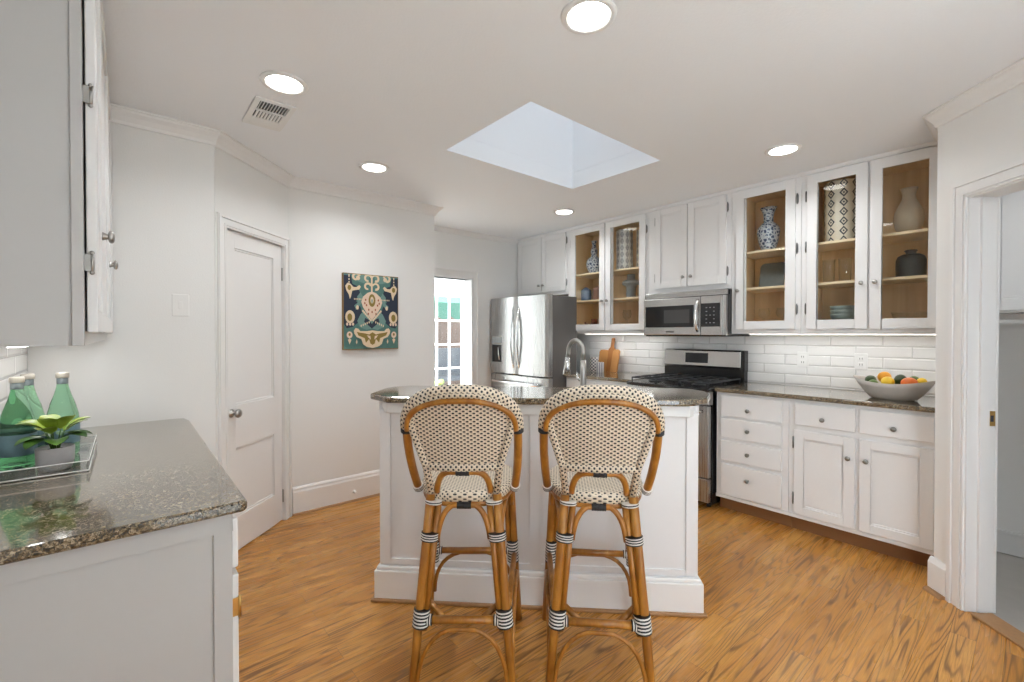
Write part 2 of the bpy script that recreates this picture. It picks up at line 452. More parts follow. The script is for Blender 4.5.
class MB:
    def __init__(s, F=None):
        s.bm = bmesh.new(); s.uv = s.bm.loops.layers.uv.new('UVMap'); s.F = F
    def add(s, vs, fs, mi=0, smooth=False, uvs=None):
        if s.F is not None: vs = [s.F @ Vector(v) for v in vs]
        bv = [s.bm.verts.new(v) for v in vs]
        for k, f in enumerate(fs):
            try: bf = s.bm.faces.new([bv[i] for i in f])
            except ValueError: continue
            bf.material_index = mi; bf.smooth = smooth
            if uvs:
                for lp, u in zip(bf.loops, uvs[k]): lp[s.uv].uv = u
        return s
    def box(s, x0, x1, y0, y1, z0, z1, mi=0):
        x0, x1 = min(x0, x1), max(x0, x1); y0, y1 = min(y0, y1), max(y0, y1); z0, z1 = min(z0, z1), max(z0, z1)
        v = [(x, y, z) for z in (z0, z1) for y in (y0, y1) for x in (x0, x1)]
        return s.add(v, [(0, 2, 3, 1), (4, 5, 7, 6), (0, 1, 5, 4), (2, 6, 7, 3), (0, 4, 6, 2), (1, 3, 7, 5)], mi)
    def prism(s, poly, z0, z1, mi=0, smooth=False):
        n = len(poly)
        v = [(x, y, z0) for x, y in poly] + [(x, y, z1) for x, y in poly]
        s.add(v, [tuple(range(n))[::-1], tuple(range(n, 2 * n))] + [(i, (i + 1) % n, n + (i + 1) % n, n + i) for i in range(n)], mi, smooth)
        return s
    def extr(s, prof, p0, p1, up=(0, 0, 1), mi=0, m0=0, m1=0):
        """sweep a 2D profile (out, up) from p0 to p1; out = dir x up ; m0/m1 = mitre factor (shift along per out)"""
        p0, p1 = Vector(p0), Vector(p1); d = (p1 - p0).normalized(); up = Vector(up); o = d.cross(up)
        n = len(prof)
        v = [p0 + o * a + up * b + d * (a * m0) for a, b in prof] + [p1 + o * a + up * b + d * (a * m1) for a, b in prof]
        return s.add(v, [tuple(range(n)), tuple(range(n, 2 * n))[::-1]] + [(i, (i + 1) % n, n + (i + 1) % n, n + i) for i in range(n)], mi)
    def tube(s, pts, r, n=10, mi=0, closed=False, cap=True):
        P = [Vector(p) for p in pts]; K = len(P)
        R = r if isinstance(r, (list, tuple)) else [r] * K
        T = []
        for i in range(K):
            a = P[(i - 1) % K] if (closed or i > 0) else P[i]
            b = P[(i + 1) % K] if (closed or i < K - 1) else P[i]
            T.append((b - a).normalized())
        t0 = T[0]; x = t0.orthogonal().normalized()
        if abs(t0.z) < .95: x = (Vector((0, 0, 1)) - t0 * t0.z).normalized()
        vs = []; ln = [0.0]
        for i in range(K):
            if i:
                x = (x - T[i] * x.dot(T[i])).normalized(); ln.append(ln[-1] + (P[i] - P[i - 1]).length)
            y = T[i].cross(x)
            vs += [P[i] + (x * cos(2 * pi * j / n) + y * sin(2 * pi * j / n)) * R[i] for j in range(n)]
        fs = []; uvs = []
        rng = K if closed else K - 1
        for i in range(rng):
            i2 = (i + 1) % K
            l0 = ln[i]; l1 = ln[i2] if i2 else ln[i] + (P[0] - P[i]).length
            c = 2 * pi * R[i] / n
            for j in range(n):
                j2 = (j + 1) % n
                fs.append((i * n + j, i * n + j2, i2 * n + j2, i2 * n + j))
                uvs.append(((j * c, l0), ((j + 1) * c, l0), ((j + 1) * c, l1), (j * c, l1)))
        s.add(vs, fs, mi, True, uvs)
        if cap and not closed:
            s.add(vs[:n], [tuple(range(n))[::-1]], mi) if s.F is None else None
            s.add(vs[-n:], [tuple(range(n))], mi) if s.F is None else None
        return s
    def cyl(s, p0, p1, r, n=16, mi=0, r1=None):
        return s.tube([p0, p1], [r, r if r1 is None else r1], n, mi)
    def lathe(s, prof, c=(0, 0, 0), n=28, mi=0, sx=1, sy=1, smooth=True, mis=None, rot=None, wob=None):
        K = len(prof); vs = []
        for i, (r, z) in enumerate(prof):
            for j in range(n):
                a = 2 * pi * j / n
                w = wob(a, i) if wob else 1
                v = Vector((r * w * cos(a) * sx, r * w * sin(a) * sy, z))
                if rot is not None: v = rot @ v
                vs.append(Vector(c) + v)
        ln = [0.0]
        for i in range(1, K): ln.append(ln[-1] + math.hypot(prof[i][0] - prof[i - 1][0], prof[i][1] - prof[i - 1][1]))
        for i in range(K - 1):
            fs = []; uv = []
            for j in range(n):
                j2 = (j + 1) % n
                fs.append((j, j2, n + j2, n + j))
                uv.append(((j / n, ln[i]), ((j + 1) / n, ln[i]), ((j + 1) / n, ln[i + 1]), (j / n, ln[i + 1])))
            s.add(vs[i * n:(i + 2) * n], fs, mis[i] if mis else mi, smooth, uv)
        return s
    def ball(s, c, r, n=16, mi=0, sc3=(1, 1, 1), rot=None):
        prof = [(max(1e-4, r * sin(pi * k / n)) , -r * cos(pi * k / n)) for k in range(n + 1)]
        K = len(prof); vs = []
        for (rr, z) in prof:
            for j in range(n):
                v = Vector((rr * cos(2 * pi * j / n) * sc3[0], rr * sin(2 * pi * j / n) * sc3[1], z * sc3[2]))
                if rot is not None: v = rot @ v
                vs.append(Vector(c) + v)
        fs = [(i * n + j, i * n + (j + 1) % n, (i + 1) * n + (j + 1) % n, (i + 1) * n + j) for i in range(K - 1) for j in range(n)]
        return s.add(vs, fs, mi, True)
    def build(s, name, mats, parent=None, bevel=0, seg=2, weld=True):
        bm = s.bm
        if weld: bmesh.ops.remove_doubles(bm, verts=bm.verts, dist=1e-5)
        bmesh.ops.recalc_face_normals(bm, faces=bm.faces)
        me = bpy.data.meshes.new(name)
        if parent is not None:
            bm.transform(WM[parent.name].inverted())
        bm.to_mesh(me); bm.free()
        if not isinstance(mats, (list, tuple)): mats = [mats]
        for m in mats: me.materials.append(M[m] if isinstance(m, str) else m)
        o = bpy.data.objects.new(name, me); C.objects.link(o)
        if parent is not None:
            o.parent = parent; WM[o.name] = WM[parent.name]
        else:
            WM[o.name] = Matrix.Identity(4)
        if bevel:
            b = o.modifiers.new('bevel', 'BEVEL'); b.width = bevel; b.segments = seg; b.limit_method = 'ANGLE'; b.angle_limit = radians(40)
            b.harden_normals = False
        return o

def thing(name, label, cat, loc=(0, 0, 0), rotz=0, group=None):
    o = bpy.data.objects.new(name, None); C.objects.link(o)
    o.location = loc; o.rotation_euler = (0, 0, rotz); o.empty_display_size = .1
    o['label'] = label; o['category'] = cat
    if group: o['group'] = group
    WM[o.name] = Matrix.Translation(loc) @ Matrix.Rotation(rotz, 4, 'Z')
    return o
def tag(o, label, cat, group=None):
    o['label'] = label; o['category'] = cat
    if group: o['group'] = group
    return o
def struct(o):
    o['kind'] = 'structure'; return o
def origin(o, p):
    """move a single-mesh thing's origin to p (its base)"""
    o.data.transform(Matrix.Translation(-Vector(p))); o.location = p; return o
def dup(root, loc, rotz=None, label=None, group=None):
    def cp(o, par):
        c = o.copy(); C.objects.link(c)
        if par is not None: c.parent = par
        for ch in list(o.children): cp(ch, c)
        return c
    r = cp(root, None)
    r.location = loc
    if rotz is not None: r.rotation_euler = (0, 0, rotz)
    if label: r['label'] = label
    if group: r['group'] = group
    return r

def arc(c, r, a0, a1, n, fn):
    return [fn(c[0] + r * cos(a0 + (a1 - a0) * i / n), c[1] + r * sin(a0 + (a1 - a0) * i / n)) for i in range(n + 1)]
def bez(p0, p1, p2, n=10):
    p0, p1, p2 = Vector(p0), Vector(p1), Vector(p2)
    return [(1 - t) ** 2 * p0 + 2 * t * (1 - t) * p1 + t * t * p2 for t in [i / n for i in range(n + 1)]]

# ------------------------------------------------------------------ the setting
CEIL = 2.44
BX = 3.975           # wall behind the cabinets
def mk(name, fn, mat, bevel=0, F=None):
    b = MB(F); fn(b); return struct(b.build(name, mat, bevel=bevel, weld=not name.startswith('trim_')))

mk('floor', lambda b: b.prism([(-.5, -.60), (2.22, -.60), (3.08, .17), (3.3, .33), (4.1, .33), (4.1, 6), (-.5, 6)], -.05, 0), 'floor')
mk('floor_living', lambda b: b.prism([(-3.2, -4.2), (2.0, -4.2), (2.0, -.78), (2.22, -.60), (-.5, -.60), (-.5, 1.3), (-3.2, 1.3)], -.05, .004), 'bounce_carpet')  # living floor out of view, made pale as a light reflector
def ceil(b):
    x0, x1, y0, y1 = 1.49, 2.632, 1.605, 2.362
    Z0, Z1 = CEIL, CEIL + .12
    b.box(-3.2, -.1, -4.2, 4.22, Z0, Z1); b.box(.9, x0, -4.2, 4.22, Z0, Z1); b.box(-.1, .9, -.75, 4.22, Z0, Z1); b.box(-.1, .9, -4.2, -2.3, Z0, Z1); b.box(x1, 4.2, -4.2, 4.22, Z0, Z1)
    b.box(x0, x1, -4.2, y0, Z0, Z1); b.box(x0, x1, y1, 4.22, Z0, Z1)
mk('ceiling', ceil, 'ceiling')
def well(b):
    x0, x1, y0, y1 = 1.49, 2.632, 1.605, 2.362; a, z = CEIL + .001, CEIL + .75; t = .05
    b.box(x0 - t, x0, y0 - t, y1 + t, a + .12, z); b.box(x1, x1 + t, y0 - t, y1 + t, a + .12, z)
    b.box(x0, x1, y0 - t, y0, a + .12, z); b.box(x0, x1, y1, y1 + t, a + .12, z)
mk('trim_skylight_well', well, 'ceiling')
mk('window_skylight', lambda b: b.box(1.44, 2.68, 1.555, 2.412, CEIL + .751, CEIL + .765), 'opal')
mk('window_added_living_skylight', lambda b: b.box(-.2, 1.0, -2.4, -.65, CEIL + .125, CEIL + .135), 'pane')  # unseen skylight, added to throw sun onto the living floor
mk('window_added_sunroom_roof', lambda b: b.box(1.9, 4.07, 4.22, 5.6, CEIL + .02, CEIL + .03), 'pane')  # unseen glass roof, added to let sun and sky into the sunroom
mk('trim_added_sunroom_rafters', lambda b: [b.box(x, x + .05, 4.22, 5.6, CEIL - .06, CEIL + .019) for x in (1.92, 2.62, 3.30, 4.0)], 'trim')  # rafters of the added glass roof
mk('floor_sunroom', lambda b: b.box(2.02, 3.95, 4.105, 5.5, .0005, .006), 'pale_tile')  # kept pale so the sun patch bounces light into the kitchen

LW = -.354
mk('wall_left', lambda b: b.prism([(LW - .12, -.72), (.12, -.72), (.12, -.6), (LW, -.6), (LW, 3.0), (LW - .12, 3.12)], 0, CEIL), 'wall')  # return behind the camera, added to keep light off the left end panels
mk('wall_left_end', lambda b: b.prism([(LW - .12, 3.0), (.376, 3.0), (.33, 3.12), (LW - .12, 3.12)], 0, CEIL), 'wall')
# diagonal pantry wall, frame: a along the wall to the right, b up, c towards the room
PO = (.378, 3.0, 0)
FP = frame(PO, (1, 1, 0))
PLEN = .726
def pantry_wall(b):
    b.box(0, .075, 0, CEIL, -.12, 0); b.box(.655, PLEN, 0, CEIL, -.12, 0); b.box(.075, .655, 1.945, CEIL, -.12, 0)
    b.box(.075, .655, 0, 1.945, -.12, -.075)
mk('wall_pantry', pantry_wall, 'wall', F=FP)
PY = 3.512
mk('wall_picture', lambda b: b.prism([(.89, PY), (2.09, PY), (2.09, 4.1), (.80, 4.1)], 0, CEIL), 'wall')
BY = 4.10
def backwall(b):
    b.box(2.915, BX + .12, BY, BY + .12, 0, CEIL); b.box(2.13, 2.915, BY, BY + .12, 1.918, CEIL); b.box(1.9, 2.13, BY, BY + .12, 0, CEIL)
mk('wall_back', backwall, 'wall')
mk('wall_cabinets', lambda b: b.box(BX, BX + .12, .346, BY, 0, CEIL), 'wall')
mk('wall_right_pier', lambda b: b.prism([(3.146, .346), (3.022, .222), (3.105, .139), (3.206, .24), (4.095, .24), (4.095, .346)], 0, CEIL), 'wall')
FRt = frame((3.146, .346, 0), (-1, -1, 0))      # a along the wall away from the cabinets, c to the room
def rightwall(b):
    b.box(.1753, .98, 1.965, CEIL, -.117, 0); b.box(.98, 1.75, 0, CEIL, -.117, 0)
mk('wall_right', rightwall, 'wall', F=FRt)
# unseen living area behind the camera; wall openings placed to let daylight in
def living(b):
    b.box(-3.2, LW - .12, 1.15, 1.27, 0, CEIL); b.box(-3.32, -3.2, -4.2, -3.6, 0, CEIL); b.box(-3.32, -3.2, .2, 1.27, 0, CEIL); b.box(-3.32, -3.2, -3.6, .2, 0, .05); b.box(-3.32, -3.2, -3.6, .2, 2.2, CEIL)
mk('wall_living_side', living, 'wall')
mk('wall_living_right', lambda b: b.box(1.9, 2.02, -4.2, -.80, 0, CEIL), 'wall')
def livback(b):
    b.box(-3.2, -2.6, -4.32, -4.2, 0, CEIL); b.box(-.7, 2.0, -4.32, -4.2, 0, CEIL)
    b.box(-2.6, -.7, -4.32, -4.2, 2.2, CEIL); b.box(-2.6, -.7, -4.32, -4.2, 0, .05)
mk('wall_living_windows', livback, 'wall')

# laundry beyond the right-hand doorway
mk('floor_laundry', lambda b: b.prism([(3.10, .165), (3.3, .33), (4.1, .33), (5.5, .33), (5.5, -2.0), (2.05, -2.0), (2.05, -.75)], -.05, -.004), 'tile_grey')
def laundry(b):
    b.box(4.01, 4.09, -2.0, .24, 0, CEIL); b.box(2.05, 4.09, -2.1, -2.0, 0, CEIL)
mk('wall_laundry', laundry, 'wall')
mk('baseboard_laundry', lambda b: (b.box(3.995, 4.01, -2.0, .24, 0, .135), b.box(3.985, 4.01, -2.0, .24, .12, .14)), 'trim', .004)
mk('trim_threshold', lambda b: b.box(.20, .98, -.001, .011, -.10, .0), 'shoe', .004, F=FRt)

# sunroom beyond the back doorway, with its french door
def sunroom(b):
    b.box(3.95, 4.07, BY + .12, 5.5, 0, CEIL); b.box(1.9, 2.02, BY + .12, 5.5, 0, CEIL)
    b.box(1.9, 2.93, 5.5, 5.6, 0, CEIL); b.box(2.93, 3.95, 5.5, 5.6, 1.975, CEIL); b.box(3.905, 3.95, 5.5, 5.6, 0, 1.975)
mk('wall_sunroom', sunroom, 'wall')

# skirting boards
BBP = [(0, 0), (.016, 0), (.016, .165), (.011, .178), (.011, .190), (.006, .200), (0, .205)]
def bb(name, p0, p1, prof=BBP, m0=0, m1=0):
    b = MB(); b.extr(prof, p0, p1, m0=m0, m1=m1); return struct(b.build(name, 'trim'))
bb('baseboard_picture', (.905, PY, 0), (2.09, PY, 0))
bb('baseboard_end', (.31, 3.0, 0), (.376, 3.0, 0))
def bbshoe(name, p0, p1):
    b = MB(); b.extr([(0, 0), (.028, 0), (.024, .010), (.016, .016), (0, .016)], p0, p1); return struct(b.build(name, 'shoe'))
bbshoe('trim_shoe_picture', (.905, PY, 0), (2.09, PY, 0))
RB = [(0, 0), (.018, 0), (.018, .145), (.012, .157), (.006, .17), (0, .173)]
def rwp(a, c, z=0): v = FRt @ Vector((a, z, c)); return (v.x, v.y, v.z)
bb('baseboard_right', rwp(-.014, 0), rwp(.09, 0), RB)
bbshoe('trim_shoe_right', rwp(-.01, .018), rwp(.09, .018))
# crown mouldings
CRP = [(0, 0), (0, -.075), (.010, -.072), (.014, -.058), (.030, -.036), (.046, -.020), (.050, -.010), (.058, -.008), (.058, 0)]
def crown(name, pts, closed_ends=(0, 0)):
    b = MB()
    for i in range(len(pts) - 1):
        p0, p1 = Vector((*pts[i], CEIL)), Vector((*pts[i + 1], CEIL)); d = (p1 - p0).normalized()
        def mit(pp, q):   # mitre at shared corner
            dd = (Vector((*q, CEIL)) - Vector((*pp, CEIL))).normalized()
            return dd
        m0 = m1 = 0
        up = Vector((0, 0, 1))
        o = d.cross(up)
        if i > 0:
            dp = (p0 - Vector((*pts[i - 1], CEIL))).normalized(); h = (dp.cross(up) + o).normalized(); m0 = h.dot(d) / h.dot(o)
        if i < len(pts) - 2:
            dn = (Vector((*pts[i + 2], CEIL)) - p1).normalized(); h = (dn.cross(up) + o).normalized(); m1 = h.dot(d) / h.dot(o)
        b.extr(CRP, p0, p1, m0=m0, m1=m1)
    return struct(b.build(name, 'trim'))
crown('trim_crown_left', [(LW, 3.0), (.378, 3.0), (.891, PY), (2.09, PY), (2.09, 3.75)])
crown('trim_crown_right', [(3.55, .346), (3.146, .346), (1.95, -.85)])
CRS = None
def crown_back(b):
    b.extr([(0, 0), (0, -.05), (.012, -.046), (.03, -.02), (.034, 0)], (2.09, BY, CEIL), (3.58, BY, CEIL))
mk('trim_crown_back', crown_back, 'trim')

# door casings: profile boards around an opening in a wall frame
def casing(b, a0, a1, top, w=.075, left=True, right=True, t=.018):
    """mitred casing: concentric bands of different depth round three sides of an opening"""
    for (f0, f1, d) in ((0, .10, .75), (.10, .16, .45), (.16, .30, .85), (.30, .66, .62), (.66, .72, .45), (.72, .94, 1.0), (.94, 1.0, .7)):
        o0, o1, th = w * f0, w * f1, t * d
        l1, l0 = (a0 - o1, a0 - o0) if left else (a0, a0)
        r1, r0 = (a1 + o1, a1 + o0) if right else (a1, a1)
        if left: b.prism([(l1, 0), (l0, 0), (l0, top + o0), (l1, top + o1)], 0, th)
        b.prism([(l0, top + o0), (r0, top + o0), (r1, top + o1), (l1, top + o1)], 0, th)
        if right: b.prism([(r0, 0), (r1, 0), (r1, top + o1), (r0, top + o0)], 0, th)
def pantry_trim(b):
    casing(b, .082, .650, 1.932, .07)
    b.box(.075, .082, 0, 1.939, -.075, 0); b.box(.650, .657, 0, 1.939, -.075, 0); b.box(.075, .657, 1.932, 1.945, -.075, 0)
mk('trim_pantry_door', pantry_trim, 'trim', 0, F=FP)
FB = frame((0, BY, 0), (1, 0, 0))
def back_trim(b):
    casing(b, 2.13, 2.902, 1.918, .11, left=False)
    b.box(2.902, 2.915, 0, 1.931, -.13, 0); b.box(2.13, 2.915, 1.918, 1.931, -.13, 0)
mk('trim_back_doorway', back_trim, 'trim', 0, F=FB)
def right_trim(b):
    casing(b, .172, .985, 1.965, .082)
    b.box(.172, .180, 0, 1.972, -.122, .004); b.box(.978, .986, 0, 1.972, -.122, .004); b.box(.172, .986, 1.957, 1.972, -.122, .004)
    b.box(.168, .182, 0, 1.96, -.13, -.122); b.box(.180, .192, 0, 1.957, -.085, -.045)
mk('trim_right_doorway', right_trim, 'trim', 0, F=FRt)

# backsplash tile
mk('trim_backsplash', lambda b: b.box(BX - .01, BX, .36, 3.30, .917, 1.35), 'tile')
mk('trim_backsplash_left', lambda b: b.box(LW, LW + .01, 1.40, 2.995, .867, 1.30), 'tile')

# ------------------------------------------------------------------ shared little parts
def knob_mb(p, d, r=.014):
    """mushroom knob at p pointing along d"""
    d = Vector(d).normalized(); b = MB()
    p = Vector(p)
    prof = [(0.0, .011), (.6, .010), (.42, .0), (.35, .010), (.42, .014), (.95, .018), (1.0, .022), (.85, .027), (.45, .029), (.02, .030)]
    b.tube([p + d * z for _, z in [(0, 0), (0, .003), (0, .012), (0, .014)]], [r * .65, r * .6, r * .38, r * .4], 12)
    b.tube([p + d * z for z in (.013, .016, .021, .026, .028)], [r * .55, r * .95, r, r * .75, r * .2], 14)
    return b
def hinge_mb_x(x, y, z, h=.055):
    b = MB(); b.box(x - .006, x, y - .006, y + .006, z - h / 2, z + h / 2); b.cyl((x - .007, y, z - h / 2 - .004), (x - .007, y, z + h / 2 + .004), .0045, 8)
    b.ball((x - .007, y, z + h / 2 + .006), .005, 8); b.ball((x - .007, y, z - h / 2 - .006), .005, 8)
    return b

def shaker_x(b, xf, y0, y1, z0, z1, t=.019, fr=.055, rec=.009, glass=False):
    """framed door facing -X with its face at xf"""
    b.box(xf, xf + t, y0, y0 + fr, z0, z1); b.box(xf, xf + t, y1 - fr, y1, z0, z1)
    b.box(xf, xf + t, y0 + fr, y1 - fr, z0, z0 + fr); b.box(xf, xf + t, y0 + fr, y1 - fr, z1 - fr, z1)
    if not glass:
        b.box(xf + rec, xf + t, y0 + fr, y1 - fr, z0 + fr, z1 - fr)
        g = .010   # inner bead
        b.box(xf + rec * .5, xf + t, y0 + fr, y0 + fr + g, z0 + fr, z1 - fr); b.box(xf + rec * .5, xf + t, y1 - fr - g, y1 - fr, z0 + fr, z1 - fr)
        b.box(xf + rec * .5, xf + t, y0 + fr + g, y1 - fr - g, z0 + fr, z0 + fr + g); b.box(xf + rec * .5, xf + t, y0 + fr + g, y1 - fr - g, z1 - fr - g, z1 - fr)

# ------------------------------------------------------------------ upper cabinets on the long wall
XU = 3.586       # face-frame plane
XD = 3.566       # door faces
UZ0, UZ1 = 1.318, CEIL - .002
def solid_upper(label, y0, y1, z0, doors):
    t = thing('wall_cabinet', label, 'cabinet', (XU, (y0 + y1) / 2, z0))
    b = MB(); b.box(XU, BX - .002, y0, y1, z0, UZ1); b.build('body', 'cab', t, .002)
    b = MB(); b.extr([(0, 0), (0, -.024), (.006, -.022), (.014, -.008), (.016, 0)], (XU, y1, UZ1), (XU, y0, UZ1)); b.build('cornice', 'trim', t)
    for (a, c, za, zb, hy, ky, kz) in doors:
        b = MB(); shaker_x(b, XD, a, c, za, zb); d = b.build('door', 'cab', t, .0025)
        knob_mb((XD, ky, kz), (-1, 0, 0)).build('knob', 'nickel', d)
        for hz in (za + (zb - za) * .14, zb - (zb - za) * .14):
            hinge_mb_x(XU, hy, hz).build('hinge', 'dark_nickel', d)
    return t
def glass_upper(label, y0, y1, doors, stiles, shelves):
    z0 = UZ0; ins = .018
    t = thing('wall_cabinet', label, 'cabinet', (XU, (y0 + y1) / 2, z0))
    b = MB()
    b.box(XU + .02, BX - .002, y0, y0 + ins, z0, UZ1); b.box(XU + .02, BX - .002, y1 - ins, y1, z0, UZ1)
    b.box(XU + .02, BX - .002, y0 + ins, y1 - ins, z0 + .0, z0 + .03); b.box(XU + .02, BX - .002, y0 + ins, y1 - ins, UZ1 - .03, UZ1)
    b.build('carcass', 'cab', t)
    b = MB(); w = .004
    b.box(XU + .021, BX - .004, y0 + ins, y0 + ins + w, z0 + .03, UZ1 - .03); b.box(XU + .021, BX - .004, y1 - ins - w, y1 - ins, z0 + .03, UZ1 - .03)
    b.box(BX - .010, BX - .004, y0 + ins, y1 - ins, z0 + .03, UZ1 - .03)
    b.box(XU + .021, BX - .010, y0 + ins, y1 - ins, z0 + .03, z0 + .036); b.box(XU + .021, BX - .010, y0 + ins, y1 - ins, UZ1 - .036, UZ1 - .03)
    b.build('lining', 'maple', t)
    # face frame
    b = MB()
    b.box(XU, XU + .02, y0, y1, z0, z0 + .06); b.box(XU, XU + .02, y0, y1, UZ1 - .06, UZ1)
    for (a, c) in stiles: b.box(XU, XU + .02, a, c, z0 + .06, UZ1 - .06)
    b.build('face_frame', 'cab', t, .002)
    b = MB(); b.extr([(0, 0), (0, -.024), (.006, -.022), (.014, -.008), (.016, 0)], (XU, y1, UZ1), (XU, y0, UZ1)); b.build('cornice', 'trim', t)
    for z in shelves:
        b = MB(); b.box(XU + .05, BX - .011, y0 + ins + w, y1 - ins - w, z - .018, z); b.build('shelf', 'maple_edge', t, .002)
    for (a, c, hy, ky, kz, nh) in doors:
        za, zb = 1.351, 2.405
        b = MB(); shaker_x(b, XD, a, c, za, zb, fr=.0615, glass=True)
        d = b.build('door', 'cab', t, .0025)
        b = MB(); b.box(XD + .009, XD + .012, a + .058, c - .058, za + .058, zb - .058); b.build('pane', 'pane', d)
        knob_mb((XD, ky, kz), (-1, 0, 0)).build('knob', 'nickel', d)
        zs = [za + .16, zb - .14] if nh == 2 else [za + .14, (za + zb) / 2 + .04, zb - .14]
        for hz in zs: hinge_mb_x(XU, hy, hz).build('hinge', 'dark_nickel', d)
    return t
solid_upper('white two-door cabinet above the refrigerator in the far corner', 3.272, BY - .004, 1.742,
            [(3.668, 4.066, 1.782, 2.405, 4.072, 3.70, 1.86), (3.301, 3.662, 1.782, 2.405, 3.294, 3.635, 1.86)])
glass_upper('white cabinet with two glass doors between refrigerator and microwave', 2.300, 3.270,
            [(2.782, 3.226, 3.232, 2.806, 1.640, 2), (2.324, 2.770, 2.318, 2.745, 1.640, 2)],
            [(2.300, 2.372), (2.70, 2.85), (3.19, 3.270)], [1.667, 1.946])
solid_upper('white two-door cabinet directly above the microwave', 1.565, 2.298, 1.672,
            [(1.925, 2.224, 1.713, 2.407, 2.230, 1.955, 1.795), (1.600, 1.918, 1.713, 2.407, 1.594, 1.885, 1.795)])
glass_upper('white single glass-door cabinet just right of the microwave', 1.088, 1.563,
            [(1.120, 1.527, 1.112, 1.506, 1.647, 3)], [(1.088, 1.19), (1.46, 1.563)], [1.672, 1.949])
glass_upper('white double glass-door cabinet at the right end above the fruit bowl', .362, 1.086,
            [(.714, 1.050, 1.058, .742, 1.642, 3), (.366, .703, .360, .672, 1.642, 3)],
            [(.362, .430), (.65, .77), (.99, 1.086)], [1.672, 1.949])

# under-cabinet light strips
def strip(label, x, y0, y1, z, power, wx=.03):
    t = thing('under_cabinet_light', label, 'light', (x, (y0 + y1) / 2, z))
    b = MB(); b.box(x - .02, x + .02, y0, y1, z - .004, z - .0005); b.build('housing', 'white_plastic', t, .002)
    b = MB(); b.box(x - .012, x + .012, y0 + .01, y1 - .01, z - .0055, z - .004); b.build('diffuser', 'strip', t)
    ld = bpy.data.lights.new('strip_light', 'AREA'); ld.shape = 'RECTANGLE'; ld.size = wx; ld.size_y = (y1 - y0) * .95
    ld.energy = power; ld.color = LAMP_COL
    lo = bpy.data.objects.new('strip_light', ld); C.objects.link(lo); lo.parent = t; lo.location = (0, 0, -.009)
    return t
strip('slim white light strip under the rightmost glass cabinets', 3.76, .39, 1.50, UZ0, STRIP_W * 1.5)
strip('slim white light strip under the glass cabinet beside the refrigerator', 3.78, 2.36, 3.20, UZ0, STRIP_W * 1.2)

# ------------------------------------------------------------------ base cabinets on the long wall
XB = 3.352; XF = 3.370
def base_body(t, y0, y1):
    b = MB(); b.box(XF, BX - .012, y0, y1, .10, .886); b.build('body', 'cab', t, .002)
    b = MB(); b.box(XF - .008, XF, y0, y1, .10, .124); b.build('bottom_rail', 'cab', t, .002)
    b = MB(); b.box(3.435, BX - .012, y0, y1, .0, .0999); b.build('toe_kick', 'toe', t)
def drawer(t, y0, y1, z0, z1, ky, kz):
    b = MB(); b.box(XB, XF - .001, y0, y1, z0, z1); d = b.build('drawer', 'cab', t, .004)
    knob_mb((XB, ky, kz), (-1, 0, 0), .0145).build('knob', 'dark_nickel', d); return d
def bdoor(t, y0, y1, z0, z1, ky, kz, hy):
    b = MB(); shaker_x(b, XB, y0, y1, z0, z1, t=.017); d = b.build('door', 'cab', t, .003)
    knob_mb((XB, ky, kz), (-1, 0, 0), .0145).build('knob', 'dark_nickel', d)
    for z in (z0 + .10, z1 - .085): hinge_mb_x(XF, hy, z, .06).build('hinge', 'dark_nickel', d)
t = thing('base_cabinet', 'white base cabinet with a stack of four drawers, right of the range', 'cabinet', (XF, 1.33, 0))
base_body(t, 1.089, 1.575)
for z0, z1, kz in ((.713, .866, .769), (.552, .695, .622), (.385, .530, .455), (.134, .360, .270)):
    drawer(t, 1.126, 1.540, z0, z1, 1.343, kz)
t = thing('base_cabinet', 'white base cabinet with two drawers over two doors, below the fruit bowl', 'cabinet', (XF, .72, 0))
base_body(t, .362, 1.087)
drawer(t, .724, 1.050, .718, .862, .891, .771); drawer(t, .370, .703, .718, .862, .541, .771)
bdoor(t, .724, 1.052, .128, .684, .757, .557, 1.060); bdoor(t, .370, .703, .128, .684, .668, .557, .364)
t = thing('base_cabinet', 'white base cabinet between the refrigerator and the range', 'cabinet', (XF, 2.7, 0))
base_body(t, 2.318, 3.10)
drawer(t, 2.34, 2.70, .718, .862, 2.52, .771); drawer(t, 2.72, 3.08, .718, .862, 2.90, .771)
bdoor(t, 2.34, 2.70, .128, .684, 2.66, .557, 2.334); bdoor(t, 2.72, 3.08, .128, .684, 2.76, .557, 3.088)
def top(label, y0, y1, xf=3.332):
    b = MB(); b.box(xf, BX - .011, y0, y1, .887, .917)
    return tag(origin(b.build('worktop', 'granite', bevel=.010, seg=3), ((xf + BX) / 2, (y0 + y1) / 2, .887)), label, 'worktop')
top('speckled brown granite worktop carrying the fruit bowl, right of the range', .360, 1.577)
top('short speckled granite worktop between refrigerator and range', 2.312, 3.115)

